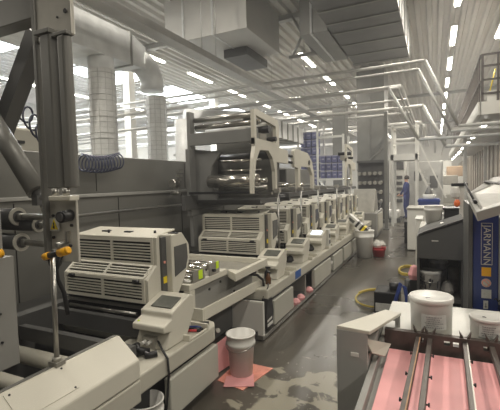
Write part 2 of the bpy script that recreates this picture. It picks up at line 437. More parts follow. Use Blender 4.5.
B().box(-5.3,-4.1,2.0,3.6,0,2.28).obj('body', M['beige'], t, bevel=.03)
B().box(-4.1,-4.07,2.05,3.55,2.0,2.02).box(-4.1,-4.07,2.05,3.55,1.93,1.95).box(-4.1,-4.07,2.6,2.85,2.1,2.13).obj('slot', M['slot'], t)
b = B(); b.lathe([(.3,0),(.42,.4),(.3,.8),(.1,.95)], (-5.4,7.4,1.2), 20); 
tag(b.obj('draped_machine', M['duct']), 'dark rounded machine top just left of the web tower', 'machine')

# ------------------------------------------------------------ rear enclosure of the press
t = thing('rear_enclosure', 'long grey panelled enclosure wall standing behind the print units', 'machine enclosure', (-3.3,4,0))
B().box(-3.5,-3.2,-.5,11.2,0,1.93).obj('panel_body', M['wallg'], t, bevel=.008)
B().box(-3.2,-3.17,-.5,11.2,1.50,1.535).obj('ledge', M['pipe'], t, bevel=.006)
B().cyl((-3.12,-.4,1.33),(-3.12,5,1.33),.016,10).obj('conduit', M['steel'], t)
for y in (.9,2.1,3.3,4.5,5.7): B().box(-3.202,-3.195,y,y+.008,.1,1.48).obj('panel_joint', M['slot'], t)
for y in (1.4,3.0,4.6): B().box(-3.202,-3.195,y,y+.006,1.56,1.9).obj('panel_joint', M['slot'], t)

# ------------------------------------------------------------ press bed
t = thing('press_bed', 'long beige press bed with ledge and removable door panels along the aisle', 'press base', (-2.2,6,0))
pb = t
b = B()
b.box(-3.0,-1.62,-.3,2.62,0.0,.10); b.box(-3.0,-1.62,3.5,11,0.0,.10)
b.box(-3.0,-1.95,-.3,11,.10,.14)
b.obj('kick_plate', M['dgrey'], t)
B().box(-3.1,-2.78,.2,11,.1,.66).obj('rear_frame', M['dgrey'], t)
# ledge sections with rounded ends and tray notches
def ledge(y0, y1, name='ledge', notch=()):
    pts = [(-2.0,y0),(-1.55,y0),(-1.55,y1-.10),(-1.60,y1-.02),(-1.68,y1),(-2.0,y1)]
    B().prism(pts, 'Z', .38, .50).obj(name, M['beige'], t, bevel=.012)
ledge(1.0, 2.66); ledge(3.62, 11.0)
for y in (2.22, 4.3, 5.25, 6.2, 7.15, 8.1, 9.05):
    # small tool tray standing proud on the ledge
    b = B(); b.box(-1.72,-1.552,y,y+.02,.5,.545).box(-1.72,-1.552,y+.24,y+.26,.5,.545).box(-1.72,-1.70,y+.02,y+.24,.5,.545).box(-1.568,-1.552,y+.02,y+.24,.5,.515)
    b.obj('tool_tray', M['beige2'], t, bevel=.004)
# inner dark frame below the ledge
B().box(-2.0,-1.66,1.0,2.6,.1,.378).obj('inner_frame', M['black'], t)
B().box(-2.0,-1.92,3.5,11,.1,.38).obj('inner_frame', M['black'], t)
B().box(-1.66,-1.575,3.8,11,.345,.378).obj('gap_shade_strip', M['black'], t)  # added black strip: paints the shaded gap line under the ledge, no rail
for (y0, y1) in ((1.985,2.6),(3.80,4.42),(5.35,6.3),(6.5,7.2),(7.35,8.05),(8.2,8.9),(9.05,9.75),(9.9,10.8)):
    B().box(-1.60,-1.548,y0,y1,.075,.340).obj('door_panel', M['door'], t, bevel=.008)
B().box(-1.60,-1.548,1.1,1.62,.04,.33).obj('door_panel', M['door'], t, bevel=.008)
B().box(-1.95,-1.56,3.52,3.56,.04,.40).obj('end_panel', M['white'], t, bevel=.004)
B().box(-1.95,-1.60,5.05,5.09,.06,.37).obj('divider_panel', M['plate'], t, bevel=.004)
B().box(-1.62,-1.555,3.5,10.9,.02,.06).obj('lower_rail', M['steel'], t)
# web path between the units: dark rollers and pale paper in the pit at the near end
for i,(y, z, r, m) in enumerate(((1.72,.44,.055,'beige'),(1.98,.40,.06,'rubber'),(2.22,.47,.05,'beige'),(1.50,.38,.05,'beige'))):
    B().cyl((-2.76,y,z),(-1.70,y,z),r,20).obj('pit_roller', M[m], t)
B().box(-2.76,-1.70,1.80,1.85,.50,.60).obj('cross_beam', M['dgrey'], t)
B().box(-2.76,-1.70,2.10,2.15,.52,.64).obj('cross_beam', M['dgrey'], t)
B().box(-1.69,-1.667,.3,1.66,.1,.74).obj('side_frame', M['column'], t)

# near cover over the bed at bottom left
t = thing('bed_cover', 'big sloping beige cover in the left foreground with a screwed hatch', 'machine cover', (-1.7,1.3,.5))
B().prism([(-1.665,.515),(-1.665,.742),(-1.645,.745),(-1.5,.625),(-1.5,.515)], 'Y', .3, 1.66).obj('cover_shell', M['beige2'], t, bevel=.01)
def on_slope(x, y, up=0): return (x, y, .745-(x+1.645)*.8276+up)
B().slab([on_slope(-1.635,.98,.0005),on_slope(-1.53,.98,.0005),on_slope(-1.53,1.27,.0005),on_slope(-1.635,1.27,.0005)], (.002,0,.003)).obj('hatch', M['beige2'], t)
b = B()
for x, y in ((-1.628,1.0),(-1.538,1.0),(-1.538,1.255),(-1.628,1.255)): b.cyl(on_slope(x,y),on_slope(x+.005,y,.008),.005,10)
b.obj('screw', M['black'], t)
B().box(-1.665,-1.5,.3,1.66,.38,.508).obj('cover_skirt', M['beige'], t, bevel=.008)

# support pole standing on the cover
t = thing('support_pole', 'steel support pole clamped on the near cover, holding a yellow grip', 'pole', (-1.66,1.26,.74))
B().cyl((-1.66,1.26,.76),(-1.65,1.26,1.28),.012,16).obj('pole', M['steel'], t)
B().box(-1.69,-1.63,1.235,1.285,.745,.765).obj('clamp_block', M['plate'], t)
B().cyl((-1.66,1.26,.765),(-1.66,1.26,.785),.022,20).obj('pole_clamp', M['plate'], t)
B().cyl((-1.64,1.235,1.285),(-1.555,1.235,1.303),.016,12).obj('grip_shaft', M['black'], t)
B().cyl((-1.56,1.23,1.302),(-1.50,1.225,1.318),.019,16).cyl((-1.50,1.225,1.318),(-1.492,1.225,1.320),.019,16,.011).obj('yellow_grip', M['yellow'], t)
B().cyl((-1.672,1.235,1.277),(-1.635,1.235,1.287),.017,16).obj('yellow_collar', M['yellow'], t)

# ------------------------------------------------------------ unwinder frame (left foreground)
t = thing('unwinder_frame', 'tall grey unwinder frame at left with twin column guards and guide rollers', 'unwinder', (-1.85,1.5,.6))
B().box(-1.95,-1.925,1.44,1.50,1.20,2.85).obj('side_plate', M['column'], t, bevel=.004)
B().box(-1.925,-1.665,1.45,1.475,2.38,2.85).obj('head_plate', M['plate'], t, bevel=.006)
B().cyl((-1.70,1.445,2.50),(-1.70,1.45,2.50),.012,12).cyl((-1.76,1.445,2.48),(-1.76,1.45,2.48),.006,8).cyl((-1.74,1.445,2.60),(-1.74,1.45,2.60),.006,8).obj('bolt_hole', M['black'], t)
def col_guard(x0, x1, z0, z1):
    w = x1-x0; c = w*.25
    B().prism([(x0+c,1.42),(x1-c,1.42),(x1,1.42+c),(x1,1.465),(x0,1.465),(x0,1.42+c)], 'Z', z0, z1).obj('column_guard', M['column'], t, bevel=.008)
col_guard(-1.90,-1.765,1.60,2.40); col_guard(-1.757,-1.675,1.60,2.375)
B().box(-1.90,-1.785,1.41,1.47,2.40,2.425).box(-1.78,-1.67,1.42,1.47,2.375,2.395).obj('top_bracket', M['column'], t, bevel=.004)
B().box(-1.84,-1.68,1.40,1.46,1.535,1.56).obj('foot_plate', M['beige2'], t, bevel=.004)
for x in (-1.82,-1.74): B().cyl((x,1.43,1.56),(x,1.43,1.60),.018,12).obj('foot_stud', M['steel'], t)
B().box(-1.925,-1.72,1.47,1.485,1.20,1.535).obj('bearing_plate', M['plate2'], t, bevel=.004)
b = B()
for x, z in ((-1.895,1.45),(-1.755,1.40),(-1.90,1.33),(-1.77,1.29),(-1.895,1.25)): b.cyl((x,1.46,z),(x,1.475,z),.008,10)
b.obj('bolt', M['black'], t)
sg = B().box(-1.922,-1.850,1.462,1.468,1.365,1.435).obj('warning_sign', M['white'], t)
B().prism([(-1.914,1.375),(-1.858,1.375),(-1.886,1.43)], 'Y', 1.459,1.462).obj('sign_triangle', M['signy'], sg)
B().prism([(-1.894,1.38),(-1.878,1.38),(-1.882,1.395),(-1.890,1.395)], 'Y', 1.457,1.459).prism([(-1.888,1.395),(-1.884,1.395),(-1.882,1.413),(-1.890,1.413)], 'Y', 1.457,1.459).obj('sign_symbol', M['black'], sg)
kn = B().cyl((-1.765,1.47,1.455),(-1.745,1.39,1.45),.031,24).obj('clamp_knob', M['black'], t, bevel=.004)
B().cyl((-1.745,1.39,1.45),(-1.744,1.384,1.45),.020,20).obj('knob_cap', M['rubber'], kn)
B().cyl((-1.86,1.42,1.26),(-1.86,1.475,1.26),.014,12).cyl((-1.80,1.40,1.30),(-1.80,1.475,1.31),.012,12).box(-1.79,-1.775,1.45,1.475,1.31,1.37).obj('latch_pin', M['steel'], t)
B().tube([(-1.84,1.46,1.24),(-1.86,1.44,1.16),(-1.88,1.46,1.10),(-1.86,1.48,1.02),(-1.84,1.48,.9)], .012, 8).obj('drain_hose', M['black'], t)
B().cyl((-1.89,1.44,1.20),(-1.89,1.475,1.20),.035,20).obj('gear', M['slot'], t)
for y, z, x, r in ((1.62,1.425,-2.42,.052),(1.66,1.37,-2.28,.042),(1.62,1.26,-2.40,.052)):
    ro = B().cyl((-2.9,y,z),(x-.01,y,z),r,24).obj('guide_roller', M['rubber'], t)
    B().cyl((x-.01,y,z),(x,y,z),r*1.12,28).obj('roller_rim', M['plate2'], ro)
    B().cyl((x,y,z),(x+.004,y,z),r*.72,24).obj('roller_bearing', M['dgrey'], ro)
    B().cyl((x,y,z),(x+.05,y,z),r*.45,16).cyl((x+.05,y,z),(-1.93,y-.04,z),r*.38,16).obj('shaft', M['steel'], ro)
B().cyl((-2.74,1.62,2.20),(-2.20,1.60,1.58),.058,24).obj('tension_roller', M['column'], t)
B().cyl((-2.20,1.60,1.58),(-2.16,1.60,1.53),.03,12).box(-2.2,-2.15,1.56,1.64,1.50,1.56).obj('roller_bracket', M['dgrey'], t)
B().tube([(-2.17,1.6,1.52),(-2.16,1.6,1.47),(-2.12,1.6,1.43)], .01, 8).obj('air_hose', M['plate'], t)
b = B(); d = (V((-2.82,1.8,1.98))-V((-2.40,1.8,2.56))).normalized(); n_ = V((-d.z,0,d.x))
b.ob(V((-2.36,1.74,2.62))-n_*.055, n_*.11, (0,.1,0), d*.85); b.obj('diagonal_arm', M['dgrey'], t)
B().box(-2.95,-1.93,1.5,1.6,2.55,2.70).obj('cross_member', M['column'], t, bevel=.004)
B().box(-2.95,-2.88,1.5,1.75,.10,2.70).obj('rear_post', M['column'], t, bevel=.004)
# nearest side box of the unwinder with its own grip
t = thing('guard_box', 'flat grey guard box at the extreme left edge below a yellow grip', 'machine guard', (-1.93,1.1,.6))
B().box(-2.02,-1.90,.60,1.235,.72,1.27).obj('box_body', M['grey'], t, bevel=.004)
B().box(-2.02,-1.90,.60,1.185,1.27,2.1).obj('upright', M['grey'], t, bevel=.004)
b = B()
for z in (1.0,.86): b.cyl((-1.901,1.15,z),(-1.893,1.15,z),.006,10)
b.obj('screw', M['black'], t)
B().cyl((-1.90,1.05,1.30),(-1.83,1.135,1.305),.02,16).cyl((-1.83,1.135,1.305),(-1.825,1.14,1.306),.02,16,.012).obj('yellow_grip', M['yellow'], t)

# ------------------------------------------------------------ print units
def slats(b, o, u, v, W, H, nrow, ncol, st, gap, th):
    """louvre grid in the plane (u,v) starting at o: stiles, rails and slats as thin bars"""
    o, u, v = V(o), V(u).normalized(), V(v).normalized(); n = u.cross(v)
    def bar(a, c, w, h): b.ob(o+u*a+v*c, u*w, v*h, n*th)
    bar(0,0,W,st); bar(0,H-st,W,st)
    cw = (W-st)/ncol
    for c in range(ncol+1): bar(c*cw if c < ncol else W-st, st, st, H-2*st)
    p = (H-2*st)/nrow
    for c in range(ncol):
        for r in range(nrow):
            if r < nrow-1: bar(c*cw+st, st+(r+1)*p-p*(1-gap)/2, cw-st, p*(1-gap))
def print_unit(label):
    t = thing('print_unit', label, 'print unit', (-1.9,2.3,.55), 'louvred print units'); t['local'] = 1
    # local frame: x from -0.82 (rear) to 0.17 (aisle), y=0 is the hood front, z relative to .55
    Z = .55
    hx0, hx1 = -.82, 0
    hood = B().prism([(.012,1.195-Z),(.03,1.21-Z),(.26,1.235-Z),(.30,1.20-Z),(.30,.76-Z),(-.098,.76-Z),(-.098,.91-Z),(.012,1.00-Z)], 'X', hx0+.01, hx1-.01).obj('hood_core', M['slot'], t)  # near-black core: the shade between the slats is put into its colour
    b = B()
    slats(b, (hx0,0,1.00-Z), (1,0,0), (0,0,1), hx1-hx0, .20, 7, 2, .022, .58, .012)
    b.obj('upper_louvre', M['beige2'], t)
    b = B(); 
    slats(b, (hx0,-.112,.915-Z), (1,0,0), (0,.11,.085), hx1-hx0, .14, 4, 2, .022, .58, .012)
    b.obj('sloping_louvre', M['beige2'], t)
    b = B(); 
    slats(b, (hx0,-.112,.745-Z), (1,0,0), (0,0,1), hx1-hx0, .175, 6, 2, .022, .58, .012)
    b.obj('lower_louvre', M['beige2'], t)
    B().slab([(hx0,-.01,1.20-Z),(hx1,-.01,1.20-Z),(hx1,.27,1.235-Z),(hx0,.27,1.235-Z)], (0,0,.014)).obj('hood_top', M['beige2'], t, bevel=.004)
    for x in (hx0,): B().prism([(-.11,.745-Z),(-.11,.915-Z),(0,1.0-Z),(0,1.20-Z),(.28,1.24-Z),(.30,.745-Z)], 'X', x-.018, x).obj('hood_side', M['beige'], t)
    B().prism([(-.115,.745-Z),(-.115,.918-Z),(-.005,1.005-Z),(-.005,1.212-Z),(.03,1.216-Z),(.03,.745-Z)], 'X', hx1, hx1+.03).obj('hood_side', M['beige2'], t)
    for x in (-.76,-.10): B().cyl((x,-.125,.905-Z),(x+.06,-.125,.905-Z),.012,10).obj('hood_handle', M['black'], t)
    for x in (-.62,-.38): B().box(x,x+.07,.10,.14,1.225-Z,1.238-Z).obj('top_catch', M['black'], t)
    for x, y in ((-.52,.08),(-.08,.12)): B().cyl((x,y,1.22-Z),(x,y,1.25-Z),.01,10).obj('top_pin', M['black'], t)
    # dark gap strip with button and mini label
    st_ = B().box(.03,.05,.03,.085,.74-Z,1.21-Z).obj('switch_strip', M['dgrey'], t)
    B().cyl((.05,.055,1.02-Z),(.058,.055,1.02-Z),.010,12).obj('push_button', M['salmon'], st_)
    B().box(.05,.053,.038,.078,.86-Z,.91-Z).obj('warning_label', M['signy'], st_)
    # side cover with smoked window
    pts = [(.085,1.225-Z),(.23,1.225-Z),(.32,1.12-Z),(.32,1.0-Z),(.27,.90-Z),(.16,.76-Z),(.085,.76-Z)]
    sc = B().prism(pts, 'X', -.02, .10).obj('side_cover', M['beige2'], t, bevel=.008)
    B().prism([(.115,1.13-Z),(.275,1.135-Z),(.285,1.02-Z),(.255,.94-Z),(.115,.90-Z)], 'X', .10, .106).obj('window', M['glass'], sc)
    B().box(.02,.10,.15,.18,1.225-Z,1.232-Z).obj('cover_latch', M['black'], sc)
    # dark print deck under the hood
    B().box(-.86,-.02,-.06,.55,.62-Z,.76-Z).obj('print_deck', M['black'], t)
    B().box(-.86,-.02,-.02,.45,.50-Z,.62-Z).obj('deck_frame', M['dgrey'], t)
    B().box(-.84,-.04,-.10,-.085,.69-Z,.715-Z).cyl((-.80,-.10,.65-Z),(-.10,-.10,.65-Z),.014,12).obj('register_bar', M['steel'], t)
    B().box(-.45,-.25,-.14,-.08,.60-Z,.612-Z).obj('ink_tray', M['plate'], t)
    B().cyl((-.84,.62,.80-Z),(.0,.62,.80-Z),.035,18).obj('web_roller', M['steel'], t)
    # console
    prof = [(-.20,.735-Z),(.02,.81-Z),(.07,.79-Z),(.07,.67-Z),(-.04,.503-Z),(-.27,.503-Z),(-.215,.61-Z),(-.29,.625-Z),(-.29,.668-Z),(-.20,.695-Z)]
    cs = B().prism(prof, 'X', .025, .295).obj('console', M['beige2'], t, bevel=.010)
    sl = V((0,.26,.085)).normalized()
    o = V((.09,-.16,.750-Z)); 
    B().ob(o, (.17,0,0), sl*.13, (0,-.002,.008)).obj('screen', M['screen'], cs)
    B().cyl((.06,-.26,.670-Z),(.06,-.26,.682-Z),.008,10).obj('console_button', M['lime'], cs)
    return t
unit_y = [2.3, 4.3, 5.25, 6.2, 7.15, 8.1, 9.05, 10.0]
lab = ['nearest louvred print unit, behind the foreground cover, with grey window and console',
       'second louvred print unit from the camera, right after the web roller station',
       'third print unit, right behind the nearest thin grey pole',
       'fourth print unit, its console with a lit screen',
       'fifth print unit counting from the nearest one', 'sixth print unit counting from the nearest one',
       'seventh print unit, just before the white waste bin', 'eighth and farthest print unit of the press line']
u0 = print_unit(lab[0]); units = [u0]
for y, l in zip(unit_y[1:], lab[1:]): units.append(dup(u0, (-1.9,y,.55), l))
for ch in units[3].children:
    if ch.name.startswith('console'):
        for g in ch.children:
            if g.name.startswith('screen'):
                g.data = g.data.copy(); g.data.materials[0] = M['screen_on']
# extra lit side box beside the fourth console
t = thing('operator_panel', 'small white operator panel with keypad beside the lit screen', 'control panel', (-1.6,6.45,.5))
B().box(-1.70,-1.58,6.30,6.44,.50,.80).obj('panel_body', M['white'], t, bevel=.008)
B().box(-1.582,-1.576,6.33,6.41,.56,.62).box(-1.582,-1.576,6.33,6.41,.66,.72).obj('keypad', M['dgrey'], t)

# ------------------------------------------------------------ roller station between first and second unit
t = thing('roller_station', 'open web roller station with chrome rollers and two lime tags', 'roller station', (-2.2,3.0,.5))
B().box(-2.72,-1.80,2.60,3.24,.73,.785).obj('station_deck', M['beige2'], t, bevel=.006)
B().box(-1.86,-1.80,2.60,2.68,.50,.73).obj('station_leg', M['beige2'], t, bevel=.004)
for i, (y, z, r, m) in enumerate(((2.72,.83,.022,'chrome'),(2.80,.85,.024,'chrome'),(2.89,.875,.026,'chrome'),(2.99,.885,.026,'chrome'),(2.66,.805,.02,'steel'),(3.08,.84,.028,'steel'))):
    B().cyl((-2.69,y,z-.01),(-1.815,y,z-.01),r,20).obj('web_roller', M[m], t)
B().box(-1.815,-1.80,2.66,2.84,.785,.885).obj('side_plate', M['plate'], t, bevel=.003)
B().box(-1.815,-1.80,2.92,3.10,.785,.895).obj('side_plate', M['plate'], t, bevel=.003)
B().box(-2.705,-2.69,2.64,3.12,.785,.91).obj('side_plate', M['plate'], t, bevel=.003)
B().box(-1.80,-1.796,2.74,2.80,.80,.875).obj('lime_tag', M['lime'], t)
B().box(-1.80,-1.796,3.03,3.075,.83,.895).obj('lime_tag', M['lime'], t)
B().cyl((-1.77,2.97,.83),(-1.80,2.97,.83),.014,12).obj('adjusting_knob', M['black'], t)
# splice table / white tray
t = thing('splice_table', 'cream splicing table with raised rim in front of the second unit', 'table', (-2.2,3.4,.4))
B().box(-2.72,-1.70,3.27,3.85,.70,.72).obj('table_bed', M['plate'], t)
b = B(); b.box(-1.70,-1.65,3.25,3.88,.70,.775).box(-2.76,-2.72,3.25,3.88,.70,.775).box(-2.72,-1.70,3.84,3.88,.70,.775)
b.slab([(-1.80,3.25,.70),(-1.65,3.12,.70),(-1.65,3.26,.70),(-1.80,3.29,.70)], (0,0,.075))
b.obj('table_rim', M['beige2'], t, bevel=.005)
B().prism([(2.70,.45),(3.86,.45),(3.86,.70),(3.30,.70),(3.22,.73),(2.70,.725)], 'X', -1.86, -1.83).obj('side_panel', M['grey'], t, bevel=.003)
for y, z in ((2.95,.66),(3.15,.68),(3.42,.52),(3.62,.63)): B().cyl((-1.822,y,z),(-1.83,y,z),.012,10).obj('bolt', M['black'], t)
B().box(-2.45,-2.30,3.4,3.52,.72,.732).obj('magnet_block', M['black'], t)
# catch trough under it
t = thing('catch_trough', 'beige angled catch trough below the splicing table, over the bucket', 'trough', (-1.7,3.1,.4))
b = B()
b.slab([(-1.83,2.62,.51),(-1.69,2.62,.51),(-1.69,3.80,.48),(-1.83,3.80,.48)], (0,0,.015))
b.slab([(-1.70,2.62,.50),(-1.68,2.62,.50),(-1.68,3.80,.47),(-1.70,3.80,.47)], (0,0,.10)); b.slab([(-1.83,2.60,.50),(-1.68,2.60,.50),(-1.68,2.62,.50),(-1.83,2.62,.50)], (0,0,.10))
b.obj('trough_body', M['beige2'], t, bevel=.004)
B().tube([(-1.82,3.45,.66),(-1.74,3.55,.67),(-1.68,3.66,.64),(-1.65,3.74,.57),(-1.65,3.76,.50)], .014, 8).obj('drain_hose', M['black'], t)
B().cyl((-1.65,3.76,.50),(-1.65,3.76,.46),.018,12).obj('hose_nozzle', M['steel'], t)
B().box(-2.9,-1.9,2.70,3.5,.12,.40).obj('sump_box', M['dgrey'], t)
B().tube([(-1.85,2.9,.42),(-1.80,2.86,.36),(-1.72,2.84,.33),(-1.66,2.80,.36)], .02, 8).obj('drain_pipe', M['plate'], t)

# ------------------------------------------------------------ web tower over unit 2
t = thing('web_tower', 'tall web tower with cross beams and shining rollers above the second unit', 'web tower', (-2.3,4.5,1.35))
B().box(-2.86,-2.80,4.15,4.9,1.2,2.05).obj('rear_plate', M['grey2'], t, bevel=.004)
B().box(-2.86,-2.81,4.2,4.30,.8,2.52).obj('rear_post', M['grey2'], t)
B().box(-2.81,-1.88,4.18,4.24,2.09,2.24).obj('cross_beam', M['grey2'], t, bevel=.004)
B().box(-2.81,-1.90,4.86,4.9,1.40,2.42).obj('back_panel', M['column'], t)
B().box(-2.81,-1.88,4.12,4.18,1.475,1.505).obj('lower_rail', M['black'], t)
B().box(-2.80,-1.88,4.25,4.9,1.35,1.40).obj('base_deck', M['dgrey'], t)
B().box(-2.80,-1.90,4.3,4.34,1.98,2.02).obj('upper_bar', M['grey2'], t)
B().prism([(-2.80,1.40),(-2.80,2.05),(-2.42,2.00),(-2.56,1.82),(-2.60,1.62),(-2.5,1.5),(-2.5,1.40)], 'Y', 4.28, 4.33).obj('curved_plate', M['grey2'], t)
for y, z, r, m, x0 in ((4.30,2.42,.035,'steel',-2.8),(4.32,2.33,.035,'roll',-2.8),(4.6,2.30,.06,'pipe',-2.8),(4.34,1.88,.016,'chrome',-2.45),(4.34,1.76,.010,'chrome',-2.45),(4.24,1.63,.078,'roll',-2.57),(4.5,1.54,.03,'steel',-2.5),(4.7,1.95,.05,'rubber',-2.7)):
    B().cyl((x0,y,z),(-1.9,y,z),r,28).obj('web_roller', M[m], t)
b = B()
for k in range(5): b.box(-2.97+.015*k,-2.94+.02*k,4.02,4.1,1.55+.05*k,1.58+.05*k)
b.cyl((-2.98,4.0,1.62),(-2.98,4.12,1.62),.05,14).cyl((-3.02,4.05,1.50),(-2.9,4.05,1.50),.03,12)
b.obj('valve_block', M['steel'], t)

def bracket(name, label, y0, full=True, ladj=0.):
    """white cast bracket: window frame above an arch with two tapering legs"""
    t = thing(name, label, 'bracket', (-1.85,y0+.35,1.5), None)
    x0, x1 = -1.88, -1.835; y = y0
    b = B()
    b.prism([(y+.0,2.43),(y+.06,2.44),(y+.72,2.40),(y+.77,2.34),(y+.77,2.06),(y+.66,2.08),(y+.66,2.31),(y+.055,2.37),(y+.055,2.06),(y+.0,2.04)], 'X', x0, x1)
    b.prism([(y+.0,2.11),(y+.68,2.10),(y+.77,2.08),(y+.77,1.99),(y+.0,2.03)], 'X', x0-.001, x1+.001)
    b.obj('frame_head', M['beige2'], t)
    arch = [(y-.07,1.48),(y-.04,1.48),(y-.03,1.66),(y+.03,1.85),(y+.14,1.98),(y+.40,1.99),(y+.53,1.90),(y+.60,1.74),(y+.61,1.50),(y+.66,1.50),(y+.67,1.86),(y+1.10,1.85),(y+1.10,2.03),(y+.78,2.05),(y+.02,2.05),(y-.04,1.88),(y-.07,1.66)]
    B().prism(arch, 'X', x0, x1).obj('arch_leg', M['beige2'], t)
    B().cyl((-2.10,y+.36,2.24),(-1.80,y+.36,2.24),.045,16).obj('hub_motor', M['black'], t)
    B().cyl((-1.95,y+.55,2.14),(-1.79,y+.55,2.14),.03,12).obj('hand_knob', M['black'], t)
    B().cyl((-1.95,y+.22,1.63),(-1.79,y+.22,1.63),.028,14).obj('roller_end', M['chrome'], t)
    B().box(-2.05,-1.9,y+.3,y+.5,2.08,2.2).obj('gearbox', M['plate'], t)
    return t
bracket('web_bracket', 'nearest white arched bracket at the aisle end of the web tower', 4.03)
t = thing('web_bracket', 'second white bracket with one curved leg, beside the blue crates', 'bracket', (-1.85,5.8,1.5))
B().prism([(5.38,2.04),(5.45,2.08),(6.05,2.05),(6.28,1.92),(6.38,1.72),(6.38,1.48),(6.32,1.48),(6.29,1.70),(6.16,1.83),(5.70,1.83),(5.64,1.78),(5.64,1.50),(5.54,1.50),(5.54,1.80),(5.38,1.82)], 'X', -1.88,-1.83).obj('arch_leg', M['beige2'], t)
B().cyl((-1.87,5.1,1.97),(-1.87,5.6,1.97),.02,10).cyl((-1.87,5.1,1.88),(-1.87,5.6,1.88),.02,10).cyl((-1.83,6.1,1.9),(-1.82,6.1,1.9),.04,12).obj('bolt', M['black'], t)
B().cyl((-2.6,5.35,2.2),(-2.6,5.95,1.98),.05,12).obj('strut', M['dgrey'], t)
B().box(-2.7,-1.9,5.2,5.24,1.60,1.78).box(-2.9,-1.9,4.9,4.95,1.60,1.9).obj('guard_plate', M['dgrey'], t)
for y in (5.2,6.0): B().cyl((-2.7,y,1.55),(-1.9,y,1.55),.03,14).obj('web_roller', M['chrome'], t)
bracket('web_bracket', 'third and farthest white arched bracket above the press', 9.1)
# rail of the web path over the units
t = thing('overhead_web_rail', 'dark rails and rollers carrying the web above the print units', 'web rail', (-2.3,6,1.3))
for y in (4.45,5.4,6.35,7.3,8.25,9.2):
    B().cyl((-2.8,y,1.36),(-1.92,y,1.36),.035,14).obj('web_roller', M['rubber'], t)
    B().box(-2.8,-1.92,y+.25,y+.31,1.44,1.48).obj('cross_bar', M['steel'], t)
B().box(-2.84,-2.78,4.0,10.6,1.28,1.46).obj('side_rail', M['dgrey'], t)
B().box(-1.95,-1.90,5.3,10.6,1.38,1.44).obj('side_rail', M['dgrey'], t)
for i, y in enumerate((4.62,5.56,6.5,7.9,9.4)):
    t = thing('stand_pole', ['nearest thin grey pole, beneath the foot of the nearest white bracket','second thin grey pole between the consoles','third thin grey pole along the press','fourth thin grey pole along the press','farthest thin grey pole along the press'][i], 'pole', (-1.80,y,.5))
    zb = .73 if y < 3.9 else .5
    B().cyl((-1.80,y,.5),(-1.80,y,1.5),.013,12).obj('pole', M['steel'], t)
    B().box(-1.84,-1.77,y-.04,y+.04,1.47,1.52).obj('clamp', M['plate'], t)
    B().cyl((-1.80,y,.50),(-1.80,y,.515),.03,14).obj('foot', M['plate'], t)

# ------------------------------------------------------------ small things on and under the bed
def bucket(name, label, c, r1, r2, h, m='plastic', lid=False, handle=True, cat='bucket', group=None, lidm='plastic'):
    t = thing(name, label, cat, c, group); c = V(c)
    if lid:
        B().lathe([(.005,0),(r1,0),(r1+(r2-r1)*.8,h*.82),(r2,h*.84),(r2,h*.9),(.01,h*.9)], c, 36).obj('body', M[m], t)
        B().lathe([(.005,h*.88),(r2*1.02,h*.88),(r2*1.05,h*.89),(r2*1.05,h*1.0),(r2*1.02,h*1.02),(r2*.97,h*1.02),(r2*.93,h*1.0),(.005,h*1.0)], c, 40).obj('lid', M[lidm], t)
    else:
        B().lathe([(.005,0),(r1,0),(r1+(r2-r1)*.75,h*.72),(r2*1.04,h*.74),(r2*1.04,h*.80),(r2,h*.81),(r2*1.01,h*.97),(r2*1.06,h*.98),(r2*1.06,h),(r2*.95,h),(r1*.93,h*.06),(.005,h*.05)], c, 36).obj('body', M[m], t)
    if handle:
        pts = [(c.x+math.cos(a)*r2*1.06, c.y+math.sin(a)*r2*1.06, c.z+h*.80-.05*math.sin(PI*i/12)) for i, a in [(i, PI+PI*i/12) for i in range(13)]]
        B().tube(pts, .004, 6).obj('handle', M['steel'], t)
    return t
bucket('bucket', 'tall open white bucket standing on pink mats under the trough', (-1.47,2.84,.012), .095,.118,.34)
bucket('bucket', 'white bucket mostly hidden under the ledge, by the near cover', (-1.62,1.82,.005), .09,.11,.28)
tag(B().slab([(-1.60,2.66,0),(-1.34,2.60,0),(-1.26,3.02,0),(-1.60,3.04,0)], (0,0,.006)).obj('pink_mat', M['salmon']), 'salmon pink mat flat on the floor beneath the open bucket', 'mat')
tag(B().slab([(-1.50,2.58,.007),(-1.28,2.68,.007),(-1.37,2.86,.007),(-1.56,2.74,.007)], (0,0,.004)).obj('pink_mat', M['pink']), 'smaller lighter pink mat overlapping the salmon one, toward the camera', 'mat')
tag(B().slab([(-1.66,2.68,.012),(-1.62,2.95,.012),(-1.66,2.97,.26),(-1.70,2.72,.22)], (-.006,0,0)).obj('pink_sheet', M['pink']), 'crumpled pink sheet leaning upright behind the open bucket', 'sheet')
t = thing('cable', 'black cable looping down from the console over the ledge', 'cable', (-1.6,2.0,.5))
B().tube([(-1.80,2.18,.60),(-1.72,2.08,.55),(-1.60,1.98,.535),(-1.535,1.95,.50),(-1.53,1.95,.40),(-1.54,1.93,.2),(-1.56,1.92,.1)], .008, 8).obj('cord', M['black'], t)
b = B(); b.tube([(-1.84,1.86,.52),(-1.80,1.84,.535),(-1.74,1.87,.525),(-1.70,1.93,.53),(-1.66,1.90,.52),(-1.62,1.95,.52)], .022, 8).tube([(-1.82,1.92,.53),(-1.76,1.93,.56),(-1.72,1.89,.55),(-1.67,1.94,.53)], .020, 8)
tag(b.obj('cable_bundle', M['black']), 'black bundled cloth and cables lying beside the nearest console foot', 'bundle')
t = thing('connector_block', 'grey connector sockets with plugs at the nearest console foot', 'connector', (-1.75,2.02,.5))
B().box(-1.80,-1.70,2.02,2.06,.50,.58).obj('socket_plate', M['plate'], t); B().cyl((-1.77,2.02,.55),(-1.77,1.98,.55),.012,10).cyl((-1.73,2.02,.55),(-1.73,1.985,.55),.012,10).obj('plug', M['plastic'], t)
